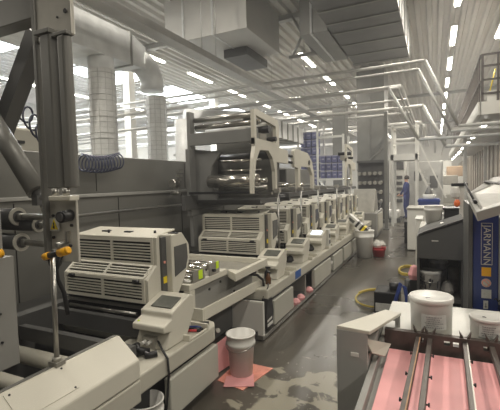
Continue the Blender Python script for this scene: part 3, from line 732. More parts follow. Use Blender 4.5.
for i, (y, m, l) in enumerate(((2.36,'red','red marker in the tool tray by the first console'),(2.40,'black','black marker in the tool tray by the first console'),(2.44,'blue','blue marker in the tool tray by the first console'))):
    t = thing('marker', l, 'marker', (-1.64,y,.51)); 
    B().cyl((-1.70,y,.512),(-1.60,y+.03,.514),.009,10).obj('barrel', M[m], t); B().cyl((-1.60,y+.03,.514),(-1.575,y+.0375,.515),.0095,10).obj('cap', M['black'], t)
tag(B().cyl((-1.66,2.52,.515),(-1.60,2.56,.515),.014,12).cyl((-1.66,2.52,.515),(-1.70,2.48,.515),.006,8).obj('brush', M['black']), 'black brush lying at the rounded end of the ledge', 'brush')
t = thing('bottle', 'small amber bottle on the ledge before the second console', 'bottle', (-1.64,3.86,.5))
B().lathe([(.005,0),(.032,0),(.032,.07),(.014,.10),(.012,.12),(.005,.12)], (-1.64,3.86,.5), 18).obj('glass', M['amber'], t)
B().lathe([(.005,0),(.014,0),(.014,.02),(.005,.02)], (-1.64,3.86,.62), 14).obj('cap', M['black'], t)
t = thing('spray_bottle', 'dark spray bottle behind the amber bottle', 'bottle', (-1.70,3.98,.5))
B().lathe([(.005,0),(.035,0),(.035,.09),(.012,.12),(.012,.14),(.005,.14)], (-1.70,3.98,.5), 16).obj('bottle_body', M['black'], t); B().box(-1.72,-1.66,3.97,3.99,.64,.66).obj('trigger', M['black'], t)
tag(B().slab([(-1.551,4.50,.40),(-1.551,4.72,.40),(-1.551,4.72,.495),(-1.551,4.50,.495)], (.003,0,0)).obj('tape_patch', M['bluetape']), 'blue tape patch stuck on the ledge edge between consoles', 'tape')
t = thing('hanging_bag', 'black bag with white print hanging beside the white end panel', 'bag', (-1.58,3.68,.1))
b = B(); b.prism([(3.58,.10),(3.76,.08),(3.79,.25),(3.74,.42),(3.62,.42),(3.57,.25)], 'X', -1.62,-1.55); b.obj('bag_body', M['black'], t, bevel=.015)
B().slab([(-1.549,3.60,.12),(-1.549,3.74,.12),(-1.549,3.74,.15),(-1.549,3.60,.15)], (.003,0,0)).slab([(-1.549,3.60,.17),(-1.549,3.72,.18),(-1.549,3.72,.20),(-1.549,3.60,.19)], (.003,0,0)).obj('print_stripe', M['white'], t)
B().tube([(-1.6,3.62,.42),(-1.56,3.66,.52),(-1.58,3.72,.54),(-1.6,3.74,.42)], .006, 6).obj('strap', M['black'], t)
for y, l in ((4.62,'pink crumpled rag in the open bay beside the blue tape'),(4.82,'pink rag on the lower rail at the far side of the open bay'),(5.2,'pink scrap on the rail before the divider panel')):
    b = B(); prof = [(.01,0),(.05,.0),(.06,.03),(.035,.06),(.01,.07)]
    b.lathe(prof, (-1.59,y,.062), 9, False); o = b.obj('pink_rag', M['pink']); tag(o, l, 'rag')
bucket('small_tub', 'small white tub in the open bay between door panels', (-1.72,4.55,.145), .05,.06,.16, handle=False, cat='tub')
bucket('small_tub', 'little white tub hanging by the gap after the first far door', (-1.60,6.40,.12), .045,.055,.14, handle=False, cat='tub')
for y, l in ((4.18,'black box object behind the third console foot'),(5.05,'black tangle of cables between third and fourth consoles'),(5.98,'dark cable tangle under the lit screen'),(7.0,'dark cable tangle past the operator panel')):
    b = B(); b.lathe([(.01,0),(.07,0),(.09,.03),(.06,.07),(.02,.10)], (-1.80,y,.5), 12, False)
    tag(b.obj('cable_bundle', M['black']), l, 'cable bundle')

# spiral air hoses
def coil(label, p0, p1, r, n, th, m, sag=.0):
    p0, p1 = V(p0), V(p1); d = (p1-p0); a = V((0,0,1)); c = d.normalized().cross(a)
    pts = []
    for i in range(n*18+1):
        s_ = i/(n*18); ang = 2*PI*n*s_
        pts.append(p0+d*s_+a*(r*math.cos(ang)-sag*math.sin(PI*s_))+c*r*math.sin(ang))
    tag(B().tube(pts, th, 6).obj('spiral_hose', M[m]), label, 'spiral hose')
coil('blue grey spiral air hose stretched along the top of the enclosure', (-3.05,2.70,1.84), (-3.05,3.2,1.88), .082, 12, .008, 'coil2', .03)
coil('loose dark spiral hose hanging at the left behind the diagonal arm', (-3.16,2.2,2.28), (-2.86,2.2,1.99), .080, 4, .009, 'cable')

# ------------------------------------------------------------ blue crates on a white rack beyond the press
t = thing('crate_rack', 'white steel rack frame holding the blue crates', 'rack', (-3.2,12.6,0))
b = B()
for x in (-4.05,-3.40,-2.58):
    for y in (12.3,13.1): b.box(x-.03,x+.03,y-.03,y+.03,0,3.45 if x < -3 else 3.05)
b.obj('upright', M['white'], t)
B().box(-3.37,-2.6,12.28,13.12,1.62,1.68).obj('shelf', M['white'], t); B().box(-4.05,-3.43,12.33,13.07,.9,.96).obj('shelf', M['white'], t)
B().box(-3.37,-2.6,12.28,12.32,2.95,3.02).box(-3.37,-2.6,12.28,12.32,1.25,1.30).cyl((-3.35,12.3,1.6),(-2.9,12.3,1.1),.03,8).obj('cross_rail', M['white'], t)
cr = None
def crate(loc, label, group, w=.165, d=.4, h=.225):
    t = thing('crate', label, 'crate', loc, group); t['local'] = 1
    b = B(); b.box(0,w,0,d,0,.02).box(0,.012,0,d,.02,h).box(w-.012,w,0,d,.02,h).box(.012,w-.012,0,.012,.02,h).box(.012,w-.012,d-.012,d,.02,h)
    b.obj('tub', M['bluecr'], t)
    B().box(-.005,w+.005,-.006,d+.006,h-.03,h-.005).obj('rim', M['crim'], t); B().box(w*.25,w*.75,-.004,0,h*.40,h*.6).obj('label_strip', M['crim'], t)
    return t
g1 = 'blue crates stacked tall in the left bay of the rack'; g2 = 'blue crates on the right shelf of the rack'
for c in range(3):
    for r in range(9):
        loc = (-4.0+c*.187, 12.45, .965+r*.252)
        l = 'blue plastic crate in the tall left stack of the white rack'
        if cr is None: cr = crate(loc, l, g1)
        else: dup(cr, loc, l, g1)
for c in range(4):
    for r in range(3):
        dup(cr, (-3.35+c*.187, 12.45, 1.685+r*.252), 'blue plastic crate on the lower right shelf of the white rack', g2)
# dark structures behind
t = thing('dark_cabinet_column', 'tall dark grey column standing behind the crate rack', 'column', (-3.3,15.2,0))
B().box(-3.55,-3.05,15,15.5,0,4.6).obj('body', M['column'], t)
t = thing('tall_grey_housing', 'very tall flat grey housing at the end of the press under the roof', 'machine housing', (-2.4,17.2,0))
B().box(-2.98,-1.88,17,18.5,0,CZ-.1).obj('body', M['column'], t); B().box(-3.0,-1.86,16.97,17,2.0,2.05).box(-2.45,-2.42,16.97,17,0,6).obj('seam', M['column'], t)
B().cyl((-2.9,16.95,2.0),(-1.95,16.95,2.9),.03,8).obj('diagonal_brace', M['column'], t)
t = thing('slitter_rack', 'dark rack of small reels at the end of the press', 'reel rack', (-1.8,13.2,0))
B().box(-2.3,-1.35,13.3,13.4,.2,2.2).box(-2.3,-1.35,13.0,13.3,2.15,2.22).box(-2.3,-1.35,13.0,13.3,.2,.3).obj('rack_frame', M['dgrey'], t)
for r in range(5):
    b = B()
    for c in range(5):
        b.cyl((-2.22+c*.16,13.0,.6+r*.3),(-2.22+c*.16,13.28,.6+r*.3),.06,12)
    b.obj('reel_row', M['plate'], t)
tag(B().box(-1.44,-1.34,12.9,13.0,0,3.7).box(-1.48,-1.30,12.86,13.04,0,.05).obj('steel_post', M['column']), 'tall dark steel post beside the white stair platform', 'post')

# end of the press: angular console machine beyond the bin
t = thing('press_end_unit', 'angular grey machine with tilted panel and door, last on the press side', 'machine', (-1.6,11.6,0))
B().prism([(10.9,0.1),(12.2,0.1),(12.2,.75),(10.9,.70)], 'X', -2.2,-1.42).obj('body', M['grey'], t, bevel=.02)
B().prism([(11.0,.70),(11.9,.75),(11.6,1.30),(11.35,1.35)], 'X', -2.1,-1.5).obj('tilted_panel', M['plate'], t, bevel=.02)
B().box(-1.42,-1.40,11.1,12.1,.18,.66).obj('door', M['beige'], t, bevel=.01)
B().box(-2.2,-1.46,10.9,12.2,0,.1).obj('plinth', M['dgrey'], t)
B().cyl((-1.41,11.3,.78),(-1.41,11.8,.95),.025,10).obj('handle', M['black'], t)

# white waste bin with a leaning box, red pail of rags
bucket('waste_bin', 'tall white waste bin in the aisle at the far end of the press', (-1.33,8.30,0), .15,.19,.56, 'white2', handle=False, cat='bin')
t = thing('leaning_box', 'long box striped white, black and yellow leaning out of the waste bin', 'box', (-1.4,8.3,.5))
d = V((.36,0,-.30)).normalized(); n_ = V((.30,0,.36)).normalized(); o = V((-1.70,8.20,.80)); 
B().ob(o, d*.24, (0,.2,0), n_*.13).obj('carton', M['white'], t)
for a, w, m in ((.24,.05,'black'),(.29,.06,'plastic'),(.35,.04,'black'),(.39,.05,'signy'),(.44,.06,'black'),(.50,.03,'white')):
    B().ob(o+d*a, d*w, (0,.2,0), n_*.13).obj('band', M[m], t)
B().ob(o+d*.05-V((0,.002,0))+n_*.03, d*.14, (0,.002,0), n_*.06).obj('label', M['screen'], t)
bucket('red_pail', 'small red pail full of rags on the floor beside the waste bin', (-1.06,8.42,0), .11,.14,.20, 'red', handle=False, cat='pail')
for i, (x, y, z, r, l) in enumerate(((-1.09,8.40,.19,.11,'white crumpled rag heaped on the red pail'),(-1.0,8.45,.21,.08,'smaller grey-white rag on the right side of the red pail'))):
    b = B(); b.lathe([(.01,0),(r*.8,0),(r,r*.5),(r*.7,r),(r*.3,r*1.4),(.01,r*1.45)], (x,y,z), 9, False)
    tag(b.obj('rag', M['rag']), l, 'rag')

# ------------------------------------------------------------ white stair platform and far right-centre
t = thing('stair_platform', 'white steel service platform with handrails and a stair down to the right', 'platform', (-.9,14,0))
b = B()
for x in (-1.3,-.55):
    for y in (14,15.0): b.box(x-.04,x+.04,y-.04,y+.04,0,3.4)
b.obj('post', M['white'], t)
for z in (2.75,3.3):
    B().box(-1.34,-.51,13.97,14.03,z,z+.06).box(-1.34,-1.27,14,15,z,z+.06).obj('handrail', M['white'], t)
B().box(-1.34,-.51,13.96,15.04,2.22,2.42).obj('deck', M['white'], t)
b = B()
for y in (13.98,14.7): b.ob((-.55,y,2.0), (.06,0,0), (0,.04,0), (.85,0,-1.95)).ob((-.55,y,2.9), (.05,0,0), (0,.04,0), (.85,0,-1.95))
b.obj('stringer', M['white'], t)
for k in range(9): B().box(-.50+k*.09,-.32+k*.09,14.02,14.7,1.8-k*.2,1.83-k*.2).obj('tread', M['pipe'], t)
t = thing('white_machine', 'white enclosed machine with dark windows behind the service platform', 'machine', (-1.0,16.5,0))
B().box(-1.75,-1.12,17.8,18.6,0,2.6).obj('body', M['white'], t, bevel=.02)
B().box(-1.0,.3,17.8,18.6,0,2.3).obj('side_housing', M['pipe'], t, bevel=.02)
for x0,x1,z0,z1 in [(-1.65,-1.25,z,z+.14) for z in (.6,.85,1.1,1.35,1.6)]+[(-1.6,-1.2,2.0,2.35),(-.8,-.5,1.5,1.9),(-.2,.1,1.2,1.7)]: B().box(x0,x1,17.76,17.8,z0,z1).obj('window', M['dgrey'], t)

# person in blue work clothes, side on behind the platform
def person():
    P = {'pel':(0,0,.93,.15,.11),'bel':(0,0,1.10,.14,.10),'che':(0,.0,1.30,.165,.11),'nek':(0,0,1.47,.055,.055),'hea':(0,-.01,1.56,.075,.085),'top':(0,-.0,1.68,.07,.08),
         'shl':(-.17,0,1.40,.06,.06),'ell':(-.21,-.05,1.14,.045,.045),'wrl':(-.19,-.20,.98,.032,.032),'hal':(-.18,-.27,.95,.038,.02),
         'shr':(.17,0,1.40,.06,.06),'elr':(.21,-.04,1.14,.045,.045),'wrr':(.19,-.18,.97,.032,.032),'har':(.18,-.25,.93,.038,.02),
         'hil':(-.09,0,.86,.095,.095),'knl':(-.10,-.03,.48,.065,.065),'anl':(-.10,.02,.10,.045,.05),'fol':(-.10,-.14,.04,.045,.035),
         'hir':(.09,0,.86,.095,.095),'knr':(.10,-.01,.48,.065,.065),'anr':(.10,.05,.10,.045,.05),'for':(.10,-.11,.04,.045,.035)}
    E = ['pel bel','bel che','che nek','nek hea','hea top','che shl','shl ell','ell wrl','wrl hal','che shr','shr elr','elr wrr','wrr har','pel hil','hil knl','knl anl','anl fol','pel hir','hir knr','knr anr','anr for']
    keys = list(P); me = bpy.data.meshes.new('body')
    me.from_pydata([P[k][:3] for k in keys], [tuple(keys.index(a) for a in e.split()) for e in E], [])
    o = bpy.data.objects.new('person', me); COL.objects.link(o)
    o.modifiers.new('skin', 'SKIN').use_smooth_shade = True
    for i, k in enumerate(keys): me.skin_vertices[0].data[i].radius = P[k][3:]
    me.skin_vertices[0].data[0].use_root = True
    s = o.modifiers.new('sub', 'SUBSURF'); s.levels = 1; s.render_levels = 1
    bpy.context.view_layer.update()
    m2 = bpy.data.meshes.new_from_object(o.evaluated_get(bpy.context.evaluated_depsgraph_get()))
    o.modifiers.clear(); o.data = m2; m2.materials.clear(); m2.materials.append(M['navy']); m2.materials.append(M['skin']); m2.materials.append(M['black'])
    for p in m2.polygons:
        c = p.center
        p.material_index = 1 if (c.z > 1.47 or (c.y < -.19 and .85 < c.z < 1.05)) else (2 if c.z < .09 else 0)
    o.location = (-1.02, 16.6, 0); o.rotation_euler = (0,0,-1.2)
    hr = B().lathe([(.09,0),(.098,.05),(.085,.11),(.05,.15),(.01,.16)], (0,.012,1.58), 18).obj('hair', M['hair']); hr.parent = o
    fc = B(); fc.cyl((0,-.085,1.575),(0,-.105,1.565),.012,8).cyl((.085,.0,1.58),(.092,.0,1.58),.02,8).cyl((-.085,.0,1.58),(-.092,.0,1.58),.02,8)
    g = fc.obj('nose_and_ears', M['skin']); g.parent = o
    ey = B(); ey.cyl((-.03,-.082,1.60),(-.03,-.09,1.60),.008,8).cyl((.03,-.082,1.60),(.03,-.09,1.60),.008,8).box(-.025,.025,-.088,-.08,1.535,1.541); g = ey.obj('eyes_and_mouth', M['hair']); g.parent = o
    for s in (-1,1):
        b = B()
        for k, dx in enumerate((-.024,-.008,.008,.024)):
            L_ = (.055,.07,.066,.05)[k]
            b.tube([(s*.18+dx,-.27,.95),(s*.18+dx,-.27-L_*.6,.935),(s*.18+dx*.9,-.27-L_,.915)], .0085, 6)
        b.tube([(s*.18-s*.03,-.235,.95),(s*.18-s*.055,-.265,.94),(s*.18-s*.05,-.295,.93)], .0095, 6)
        g = b.obj('fingers', M['skin']); g.parent = o
    tag(o, 'person in dark blue work clothes standing side-on behind the stair platform', 'person')
person()
# sack pallets
t = thing('sack_pallet', 'pale wrapped sacks on a dark pallet at the far end of the aisle', 'pallet', (-1.45,15.6,0))
B().box(-1.85,-1.15,15.2,16.0,0,.15).obj('pallet', M['dgrey'], t); B().box(-1.82,-1.18,15.23,15.97,.15,.45).obj('sack', M['rag'], t, bevel=.08)
# far clutter
for i, (x, y, w, d_, h, m, l) in enumerate([(.35,20,1.2,.8,1.7,'plate','grey boxy machine behind the stair'),(.1,26,1.6,.8,2.6,'white','tall white stack of goods at the far end of the aisle'),
        (1.0,24,.9,.8,2.2,'tan','cardboard-coloured stack at the far right end'),(-.3,22,.7,.6,1.9,'tan','cardboard stack seen through the stair rails'),(.95,17,.5,.8,1.0,'grey','low grey cabinet along the right wall')]):
    t = thing('goods_stack', l, 'goods', (x,y,0))
    for k in range(4): B().box(x-w/2+.02*(k%2),x+w/2-.02*(k%2),y-d_/2,y+d_/2,h*k/4+.01,h*(k+1)/4).obj('layer', M[m if k != 2 else 'white'], t, bevel=.02)
# blue stacked things under
tag(B().box(-.45,.12,12.6,13.3,.35,.98).box(-.47,.14,12.58,13.32,.9,.95).box(-.42,-.34,12.65,12.75,0,.35).box(.02,.1,12.65,12.75,0,.35).box(-.42,-.34,13.15,13.25,0,.35).box(.02,.1,13.15,13.25,0,.35).obj('blue_container', M['blue']), 'dark blue container behind the pale cabinet and white pail', 'container')
t = thing('conical_lamp', 'dark cone shaped funnel above the blue container', 'funnel', (-.17,12.9,1.0))
B().lathe([(.12,0),(.12,.02),(.03,.22),(.01,.24)], (-.17,12.9,1.12), 18).obj('cone', M['dgrey'], t); B().lathe([(.16,0),(.17,.02),(.17,.13),(.16,.14)], (-.17,12.9,.98), 18).obj('tub', M['white'], t)
# pale cabinet with dark side
t = thing('aisle_cabinet', 'pale grey cabinet standing at the right of the aisle, dark panel at its side', 'cabinet', (-.3,9.8,0))
B().box(-.56,-.1,9.3,10.3,.02,.92).obj('body', M['white'], t, bevel=.01); B().box(-.58,-.08,9.28,10.32,.92,.95).obj('top', M['plate'], t)
B().box(-.68,-.575,10.2,10.6,.02,.55).obj('side_panel', M['black'], t)

# ------------------------------------------------------------ mezzanine on the right
t = thing('mezzanine', 'steel mezzanine with open railing high on the right side', 'mezzanine', (3,12,3))
B().box(.92,7.8,10.2,30,3.02,3.2).obj('deck', M['pipe'], t)
B().box(.90,7.8,10.14,10.2,2.98,3.26).box(.86,.92,10.14,30,2.98,3.26).obj('fascia', M['white'], t)
b = B()
for z in (3.45,3.75,4.05,4.3): b.box(.93,7.8,10.21,10.25,z-.02,z+.02)
b.obj('front_rail', M['drail'], t)
for k in range(20): B().box(.93+k*.30,.98+k*.30,10.21,10.25,3.2,4.3).obj('rail_post', M['drail'], t)
b = B(); y = 10.4
b.box(.90,.94,10.2,30,4.26,4.30).box(.90,.94,10.2,30,3.7,3.73)
while y < 24: b.box(.90,.93,y,y+.03,3.2,4.28); y += .40
b.obj('side_rail', M['drail'], t)
B().box(1.05,2.0,10.25,10.29,3.2,3.5).obj('toe_board', M['white'], t)
for i, (x, y) in enumerate(((2.0,13),(2.0,20),(.98,16.2))): B().box(x-.06,x+.06,y-.06,y+.06,0,3.02).obj('column', M['pipe'], t)
for k in range(10):
    tag(B().box(2.3+(k%2)*.6,2.75+(k%2)*.6,11+k*.8,11.4+k*.8,3.2,3.9).obj('stored_box', M['tan'], bevel=.01), 'brown box stored up on the mezzanine behind its railing', 'box', 'boxes stored on the mezzanine')
tag(B().cyl((1.05,10.4,3.2),(1.22,10.4,4.0),.014,8).obj('yellow_pole', M['signy']), 'yellow stick leaning on the mezzanine railing', 'stick')
ul = None
for k in range(8):
    loc = (1.15, 11.4+2.8*k, 2.9)
    if ul is None:
        ul = thing('ceiling_light', 'small strip light under the mezzanine deck', 'ceiling light', loc, 'strip lights under the mezzanine'); ul['local'] = 1
        B().box(-.06,.06,0,1.2,.03,.12).obj('housing', M['white'], ul); B().box(-.045,.045,.02,1.18,0,.03).obj('diffuser', M['tube'], ul)
    else: dup(ul, loc)
    if k % 2 == 0: lamp((1.15, 12.0+2.8*k, 2.87), 1.2, 22)
for y in (12,): 
    tag(B().box(.3,.34,y,y+14,2.88,2.95).box(.34,2.2,y-.04,y,2.88,2.95).obj('cable_channel', M['pipe']), 'grey cable channel under the mezzanine edge', 'cable channel')

# ------------------------------------------------------------ right side: grey waste station, blue machine, console
t = thing('waste_station', 'dark grey open-fronted station with sloping hood, holding buckets', 'work station', (.07,4.5,0))
B().prism([(-.165,.80),(-.165,1.03),(-.10,1.06),(.25,1.19),(.29,1.14),(.29,.80)], 'Y', 4.2, 4.75).obj('hood', M['dgrey'], t, bevel=.01)
B().slab([(-.15,4.19,1.035),(-.10,4.185,1.062),(.25,4.185,1.195),(.25,4.76,1.195),(-.10,4.76,1.062),(-.15,4.76,1.035)], (0,0,.012)).obj('hood_lid', M['rubber'], t)
B().box(-.165,-.14,4.22,4.75,.02,.80).obj('side_panel', M['dgrey'], t); B().box(.23,.27,4.22,4.75,.02,.80).obj('side_panel', M['dgrey'], t)
B().box(-.14,.23,4.72,4.75,.02,.80).obj('back_panel', M['dgrey'], t)
B().box(-.14,.23,4.24,4.72,.37,.40).obj('shelf', M['column'], t); B().box(-.14,.23,4.24,4.72,.02,.06).obj('floor_plate', M['column'], t)
B().box(.272,.30,4.22,4.27,.45,1.12).obj('wooden_strip', M['wood'], t)
B().box(-.03,.03,4.196,4.2,.98,.99).obj('maker_plate', M['white'], t)
b = B(); b.box(.05,.15,4.40,4.44,1.135,1.14); 
for k in range(5): b.box(.10,.23,4.26,4.30,.10+k*.05,.125+k*.05)
b.obj('vent_rib', M['steel'], t)
bk = bucket('ink_bucket', 'ink-splashed white bucket with lid on the shelf of the grey station', (-.045,4.34,.40), .088,.10,.26, 'dirty', True, cat='bucket')
b = B(); random.seed(3)
for k in range(10):
    a = -PI/2+random.uniform(-1.1,1.1); z0 = .40+.26*random.uniform(.5,.85); L_ = random.uniform(.03,.1)
    x = -.045+.1015*math.cos(a); y = 4.34+.1015*math.sin(a)
    B().box(x-.004,x+.004,y-.003,y+.003,z0-L_,z0).obj('ink_drip', M['ink'], bk)
bucket('ink_bucket', 'second stained bucket at the back of the grey station', (.03,4.60,.40), .08,.09,.34, 'dirty', True, cat='bucket')
b = B(); b.lathe([(.01,0),(.05,0),(.07,.05),(.05,.12),(.02,.15)], (.115,4.44,.40), 10, False)
tag(b.obj('plastic_bag', M['dirty']), 'crumpled translucent bag beside the ink-splashed bucket', 'bag')
tag(B().lathe([(.01,0),(.05,0),(.055,.24),(.01,.25)], (.175,4.62,.40), 18).obj('jug', M['dirty']), 'grey jug at the right rear of the station shelf', 'jug')

# things behind the station
t = thing('side_bench', 'pale bench behind the grey station carrying the white pail', 'bench', (.15,6.4,0))
B().box(-.2,.6,6.0,6.9,.86,.90).obj('bench_top', M['plate'], t); B().box(-.18,.58,6.02,6.88,0,.86).obj('bench_body', M['white'], t, bevel=.01)
pl = bucket('lidded_pail', 'white pail standing on dark trays behind the sloping hood', (-.02,6.3,.93), .10,.125,.27, 'white2', False, False, cat='pail')
tag(B().box(-.13,.10,6.10,6.5,.90,.915).box(-.12,.09,6.12,6.48,.917,.93).obj('dark_tray', M['black']), 'dark trays under the white pail', 'tray')
tag(B().box(.115,.17,6.05,6.2,.90,.96).box(.10,.20,6.05,6.2,.96,.975).obj('white_tub', M['white']), 'little white tub right beside the white pail', 'tub')
tag(B().box(.12,.42,6.25,6.6,.90,1.14).box(.10,.44,6.23,6.62,1.14,1.17).obj('black_box', M['black'], bevel=.01), 'black box on the bench right of the white pail', 'box')
t = thing('pale_post', 'pale upright post with clamp standing on the bench near the tilted console', 'post', (.36,6.05,.9))
B().box(.30,.36,6.02,6.08,.90,1.5).obj('post', M['white'], t, bevel=.004); B().box(.20,.40,6.0,6.06,1.48,1.52).obj('arm', M['black'], t)
t = thing('hanging_bag', 'white and orange bag hanging from the pale post', 'bag', (.25,6.0,1.2))
b = B(); b.lathe([(.01,0),(.05,.02),(.06,.08),(.045,.15),(.01,.16)], (.25,6.0,1.31), 10, False); b.obj('white_bag', M['rag'], t)
b = B(); b.lathe([(.01,0),(.035,.02),(.04,.06),(.02,.10)], (.27,5.98,1.20), 10, False); b.obj('orange_bag', M['orange'], t)

t = thing('blue_machine', 'deep blue machine column with white lettering and safety stickers', 'machine', (.35,3.4,0))
B().box(.255,.42,3.32,3.9,.05,1.36).obj('blue_casing', M['blue'], t, bevel=.006)
B().box(.225,.252,3.30,3.9,.05,1.40).obj('dark_edge', M['dgrey'], t)
B().box(.42,.60,3.30,3.9,.66,1.3).obj('grey_housing', M['grey'], t, bevel=.006)
B().box(.42,.60,3.33,3.9,.05,.66).obj('blue_casing', M['blue'], t, bevel=.006)
fr = B().box(.308,.380,3.312,3.319,.95,.953).box(.308,.380,3.312,3.319,1.257,1.26).box(.308,.311,3.312,3.319,.953,1.257).box(.377,.380,3.312,3.319,.953,1.257).obj('name_frame', M['label'], t)
text_mesh('lettering', 'JARMANN', .066, M['label'], t, (.344,3.316,1.095), (0,0,-1), (1,0,0))
B().box(.312,.372,3.312,3.319,.865,.93).obj('yellow_sticker', M['yellow'], t)
s_ = B().cyl((.342,3.319,.815),(.342,3.312,.815),.032,24).obj('round_sticker', M['label'], t)
b = B(); 
for k in range(24):
    a0, a1 = 2*PI*k/24, 2*PI*(k+1)/24
    b.ob((.342+.028*math.cos(a0),3.309,.815+.028*math.sin(a0)), (.028*(math.cos(a1)-math.cos(a0)),0,.028*(math.sin(a1)-math.sin(a0))), (0,.003,0), (-.006*math.cos(a0),0,-.006*math.sin(a0)))
b.ob((.324,3.309,.837), (.036,0,-.040), (0,.003,0), (.004,0,.004)); b.obj('prohibition_ring', M['salmon'], s_)
B().box(.312,.375,3.312,3.319,.70,.765).obj('grey_sticker', M['label'], t)
w_ = B().box(.325,.355,3.312,3.319,.62,.68).obj('white_sticker', M['white'], t)
B().box(.338,.342,3.309,3.312,.64,.665).prism([(.332,.640),(.348,.640),(.340,.628)], 'Y', 3.309, 3.312).obj('sticker_mark', M['dark_text'], w_)
B().tube([(.38+.03*(k%2),3.30,.70-.012*(k%3)) if False else (.39+.012*k,3.29,.70+.012*math.sin(k*2.0)) for k in range(20)], .005, 6).obj('spiral_cord', M['black'], t)

t = thing('tilted_console', 'tilted steel control console at the right edge, glossy top and black lever', 'console', (.35,3.1,1.2))
A = [V(p) for p in ((.20,3.10,1.485),(.235,2.84,1.375),(.62,3.02,1.49),(.60,3.55,1.62),(.40,3.50,1.595))]
B().slab(A, (.015,.06,-.065)).obj('console_case', M['grey3'], t, bevel=.006)
up = V((0,0,.004))
def lerp(a, b, s): return a+(b-a)*s
B().slab([A[0]+V((.03,.0,.002)), A[1]+V((.03,.03,.010)), lerp(A[1],A[2],.9)+V((0,.03,.006)), lerp(A[0],A[3],.62)+V((0,.0,.004))], (0,0,.004)).obj('glossy_panel', M['satin'], t)
B().slab([lerp(A[0],A[4],.62)+up, lerp(A[0],A[4],.72)+up, lerp(A[1],A[2],.98)+V((-.02,.12,.02)), lerp(A[1],A[2],.98)+V((-.02,.07,.015))], (0,0,.005)).obj('trim_strip', M['slot'], t)
B().cyl((.235,2.98,1.445),(.19,3.15,1.56),.007,12).cyl((.243,2.95,1.432),(.235,2.98,1.445),.011,12).obj('lever', M['black'], t)
B().box(.50,.62,3.1,3.28,.3,1.38).obj('console_neck', M['dgrey'], t)

# ------------------------------------------------------------ floor things right of the aisle
t = thing('vacuum_box', 'black box with blue tube handle on the floor by the grey station', 'black box', (-.55,4.9,0))
B().box(-.66,-.38,4.75,5.1,.0,.27).obj('case', M['black'], t, bevel=.015)
B().cyl((-.50,4.9,.31),(-.38,4.92,.31),.05,16).obj('motor', M['black'], t)
B().box(-.64,-.40,4.742,4.75,.04,.14).obj('label_panel', M['label'], t)
B().tube([(-.42,4.60,.03),(-.40,4.62,.24),(-.35,4.66,.42),(-.31,4.68,.37),(-.27,4.62,.18),(-.25,4.60,.02)], .022, 10).obj('blue_frame', M['blue'], t)
B().cyl((-.30,5.1,.0),(-.30,5.1,.36),.04,12).obj('black_post', M['black'], t)
tag(B().box(-.27,-.19,4.50,4.55,.02,.33).box(-.28,-.18,4.49,4.56,0,.02).obj('white_board', M['white']), 'narrow pale board standing behind the blue tube frame', 'board')
b = B(); b.lathe([(.01,0),(.05,0),(.07,.06),(.04,.15),(.01,.17)], (-.22,4.9,.42), 10, False)
tag(b.obj('pink_bag', M['pink']), 'pink bag by the left edge of the grey station', 'bag')
tag(B().box(-.27,-.18,4.85,4.98,0,.42).obj('dark_stool', M['black'], bevel=.01), 'small dark stand under the pink bag', 'stand')
pts = []
for i in range(40):
    a = -.3+2*PI*i/26; pts.append((-.70+.27*math.cos(a), 5.35+.42*math.sin(a), .014+.002*i/4))
tag(B().tube(pts, .013, 8).obj('yellow_hose', M['hoseY']), 'yellow hose coiled on the floor beside the black box', 'hose')
pts = [(-.42+.14*math.cos(a), 7.1+.36*math.sin(a), .014+.004*a) for a in [i*.3 for i in range(44)]]
tag(B().tube(pts, .016, 8).obj('yellow_hose', M['hoseY']), 'yellow hose heap on the floor at the left of the pale bench', 'hose')
tag(B().box(-.32,-.21,7.6,8.2,.0,.86).box(-.33,-.20,7.58,8.22,.86,.88).obj('white_panel_box', M['white'], bevel=.01), 'narrow white cabinet just left of the grey station in the distance', 'cabinet')

# ------------------------------------------------------------ right foreground delivery table
t = thing('delivery_table', 'grey sheet delivery table filling the right foreground', 'delivery table', (.1,2.0,0))
DT = t
B().box(-.27,.62,1.0,2.40,.55,.60).obj('table_bed', M['grey'], t)
B().box(-.30,-.27,1.0,2.42,.0,.66).obj('side_wall', M['grey'], t, bevel=.004)
B().box(.62,.65,1.0,2.42,.0,.66).obj('side_wall', M['grey'], t, bevel=.004)
bb = B()
# slotted back stop rail: bars around the slots
bb.box(-.27,.62,2.38,2.42,.60,.665).box(-.27,.62,2.38,2.42,.69,.715)
xs = [-.27,-.10,-.06,.045,.075,.09,.12,.235,.265,.40,.43,.62]
for k in range(0, len(xs), 2): bb.box(xs[k],xs[k+1],2.38,2.42,.665,.69)
bb.obj('slotted_stop', M['rail'], t)
B().box(-.30,.65,2.42,3.15,.60,.66).obj('rear_shelf', M['white'], t, bevel=.006)
B().box(-.28,.63,2.45,3.1,0,.60).obj('rear_body', M['dgrey'], t)
# left guard
t = thing('side_guard', 'tall grey guard box with cream top at the left of the delivery table', 'machine guard', (-.38,2.1,0))
B().prism([(-.455,1.95),(-.305,1.95),(-.305,2.42),(-.30,2.60),(-.36,2.60),(-.40,2.42)], 'Z', .02, .70).obj('guard_body', M['grey3'], t, bevel=.006)
B().slab([(-.455,1.95,.862),(-.29,1.945,.855),(-.195,2.60,.752),(-.29,2.60,.762)], (0,0,-.018)).obj('cream_top', M['beige2'], t, bevel=.003)
B().slab([(-.455,1.946,.02),(-.303,1.946,.02),(-.303,1.946,.838),(-.455,1.946,.843)], (0,.02,0)).obj('guard_front', M['grey3'], t)
B().slab([(-.455,1.95,.70),(-.455,1.95,.843),(-.30,2.58,.745),(-.30,2.58,.70)], (.012,.0,0)).obj('guard_side', M['grey3'], t)
B().slab([(-.300,2.585,.744),(-.20,2.585,.735),(-.20,2.585,.62),(-.23,2.585,.62),(-.23,2.585,.70),(-.300,2.585,.70)], (0,.015,0)).obj('end_lip', M['grey3'], t)
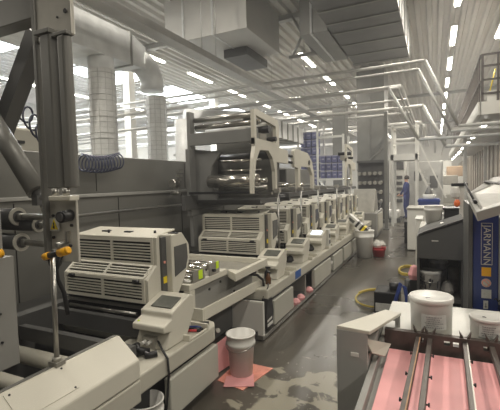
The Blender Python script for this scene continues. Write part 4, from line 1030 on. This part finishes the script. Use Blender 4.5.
B().slab([(-.32,1.95,.81),(-.22,2.2,.70),(-.24,2.1,.67),(-.29,2.0,.72)], (.004,-.004,.006)).obj('cream_flap', M['beige2'], t)
B().box(-.385,-.345,1.944,1.949,.715,.735).obj('white_tag', M['white'], t, bevel=.001)
# pink sheets on the bed
tag(B().slab([(-.25,1.02,.601),(.60,1.02,.601),(.60,2.34,.601),(-.24,2.34,.601)], (0,0,.018)).obj('sheet_stack', M['pink']), 'flat stack of pink sheets on the delivery table', 'sheets')
tag(B().box(.015,.022,1.02,2.33,.620,.6215).obj('sheet_crease', M['salmon']), 'fine pale crease line across the pink sheets', 'crease') if False else None
for i, (xa, ya, xb, yb, l) in enumerate(((-.085,2.42,-.125,1.3,'leftmost dark guide rail over the pink sheets'),(-.025,2.42,-.058,1.3,'second dark guide rail from the left over the pink sheets'),
                       (.15,2.42,.125,1.3,'third dark guide rail from the left, with worn edge'),(.275,2.42,.272,1.3,'rightmost dark guide rail over the pink sheets'))):
    t = thing('guide_rail', l, 'guide rail', (xb,(ya+yb)/2,.66))
    d = V((xb-xa,yb-ya,0)); w = .0125
    B().ob((xa-w,ya,.66), (2*w,0,0), d, (0,0,.035)).obj('rail_bar', M['rail'], t, bevel=.003)
    if i in (0,2): B().ob((xa+w*.5,ya-.02,.695), (w*.45,0,0), d*.95, (0,0,.002)).obj('worn_edge', M['wood'] if i == 0 else M['plate'], t)
    # forked hook gripping the slotted stop
    B().prism([(xa-.030,.752),(xa-.006,.712),(xa+.006,.712),(xa+.030,.752),(xa+.018,.665),(xa-.018,.665)], 'Y', ya-.03, ya-.002).obj('fork', M['rail'], t)
    for k in range(3):
        q = .2+.22*k; c_ = V((xa,ya,.672))+d*q; sd = -1 if i < 1 else 1
        B().cyl(c_, c_+V((.024*sd,0,0)), .004, 8).cyl(c_+V((.020*sd,0,0)), c_+V((.027*sd,0,0)), .009, 10).obj('thumb_screw', M['black'], t)

def round_label(parent, c, r, h, a0, a1, z0, z1, rot):
    b = B(); n = 10; ins = []; outs = []
    for k in range(n+1):
        a = a0+(a1-a0)*k/n
        ins.append((a, r+.0005)); 
    for k in range(n):
        a, a2 = ins[k][0], ins[k+1][0]
        P = [V((c[0]+math.cos(x)*rr, c[1]+math.sin(x)*rr, z)) for x, rr, z in ((a,r+.001,z0),(a2,r+.001,z0),(a2,r+.001,z1),(a,r+.001,z1))]
        b.slab(P, V((math.cos(a),math.sin(a),0))*.001)
    return b.obj('label', M['label'], parent)
def text_rows(parent, c, r, ac, rows_, w, z1, dz, hh):
    b = B(); random.seed(5)
    for i in range(rows_):
        a = ac-w/2+random.uniform(0,.12)
        end = ac+w/2-random.uniform(0,.25)
        while a < end:
            L_ = random.uniform(.03,.10)
            P = [V((c[0]+math.cos(x)*(r+.003), c[1]+math.sin(x)*(r+.003), z)) for x, z in ((a,z1-i*dz),(a+L_,z1-i*dz),(a+L_,z1-i*dz+hh),(a,z1-i*dz+hh))]
            b.slab(P, V((math.cos(a),math.sin(a),0))*.0008); a += L_+.03
    return b.obj('printed_lines', M['dark_text'], parent)
c = (-.022, 2.585, .66)
bk = bucket('lidded_bucket', 'large white lidded bucket on the delivery table shelf, ink drips on lid', c, .114,.119,.222, 'plastic', True, False, cat='bucket')
lb = round_label(bk, c, .1185, .2, -PI/2-.45, -PI/2+.75, .715, .80, 0); text_rows(lb, c, .1185, -PI/2+.15, 6, .9, .785, .012, .004)
B().slab([(-.05,2.53,.881),(-.03,2.54,.881),(-.025,2.545,.881),(-.052,2.54,.881)], (0,0,.003)).obj('ink_spot', M['ink'], bk)
c = (.268, 2.53, .66)
bk = bucket('lidded_bucket', 'smaller white lidded bucket at the right edge of the delivery shelf', c, .083,.088,.150, 'plastic', True, False, cat='bucket')
lb = round_label(bk, c, .0878, .2, -PI/2-.55, -PI/2+.6, .715, .785, 0); text_rows(lb, c, .0878, -PI/2, 5, .9, .772, .012, .004)
B().slab([(.24,2.50,.811),(.26,2.495,.811),(.25,2.51,.811)], (0,0,.003)).obj('ink_spot', M['ink'], bk)

# ------------------------------------------------------------ light and view
w = bpy.data.worlds.new('world'); scene.world = w; w.use_nodes = True
w.node_tree.nodes['Background'].inputs[0].default_value = (.80,.86,.92,1); w.node_tree.nodes['Background'].inputs[1].default_value = .5
# faint dusty air in the hall
vo = w.node_tree.nodes.new('ShaderNodeVolumeScatter'); vo.inputs['Density'].default_value = .0062; vo.inputs['Anisotropy'].default_value = .2; vo.inputs['Color'].default_value = (.95,.96,1,1)
w.node_tree.links.new(vo.outputs[0], w.node_tree.nodes['World Output'].inputs['Volume'])
for sb in sky_boxes:
    li = bpy.data.lights.new('skylight', 'AREA'); li.shape = 'RECTANGLE'; li.size = 1.9; li.size_y = 3.4; li.energy = 700; li.color = (.88,.95,1)
    o = bpy.data.objects.new('skylight', li); COL.objects.link(o); o.location = ((sb[0]+sb[1])/2,(sb[2]+sb[3])/2,CZ+.08)
scene.view_settings.view_transform = 'Standard'; scene.view_settings.look = 'None'
scene.view_settings.gamma = 1; scene.view_settings.exposure = 0.30; scene.view_settings.use_curve_mapping = False
for o in list(bpy.data.objects):
    if 'local' in o: del o['local']
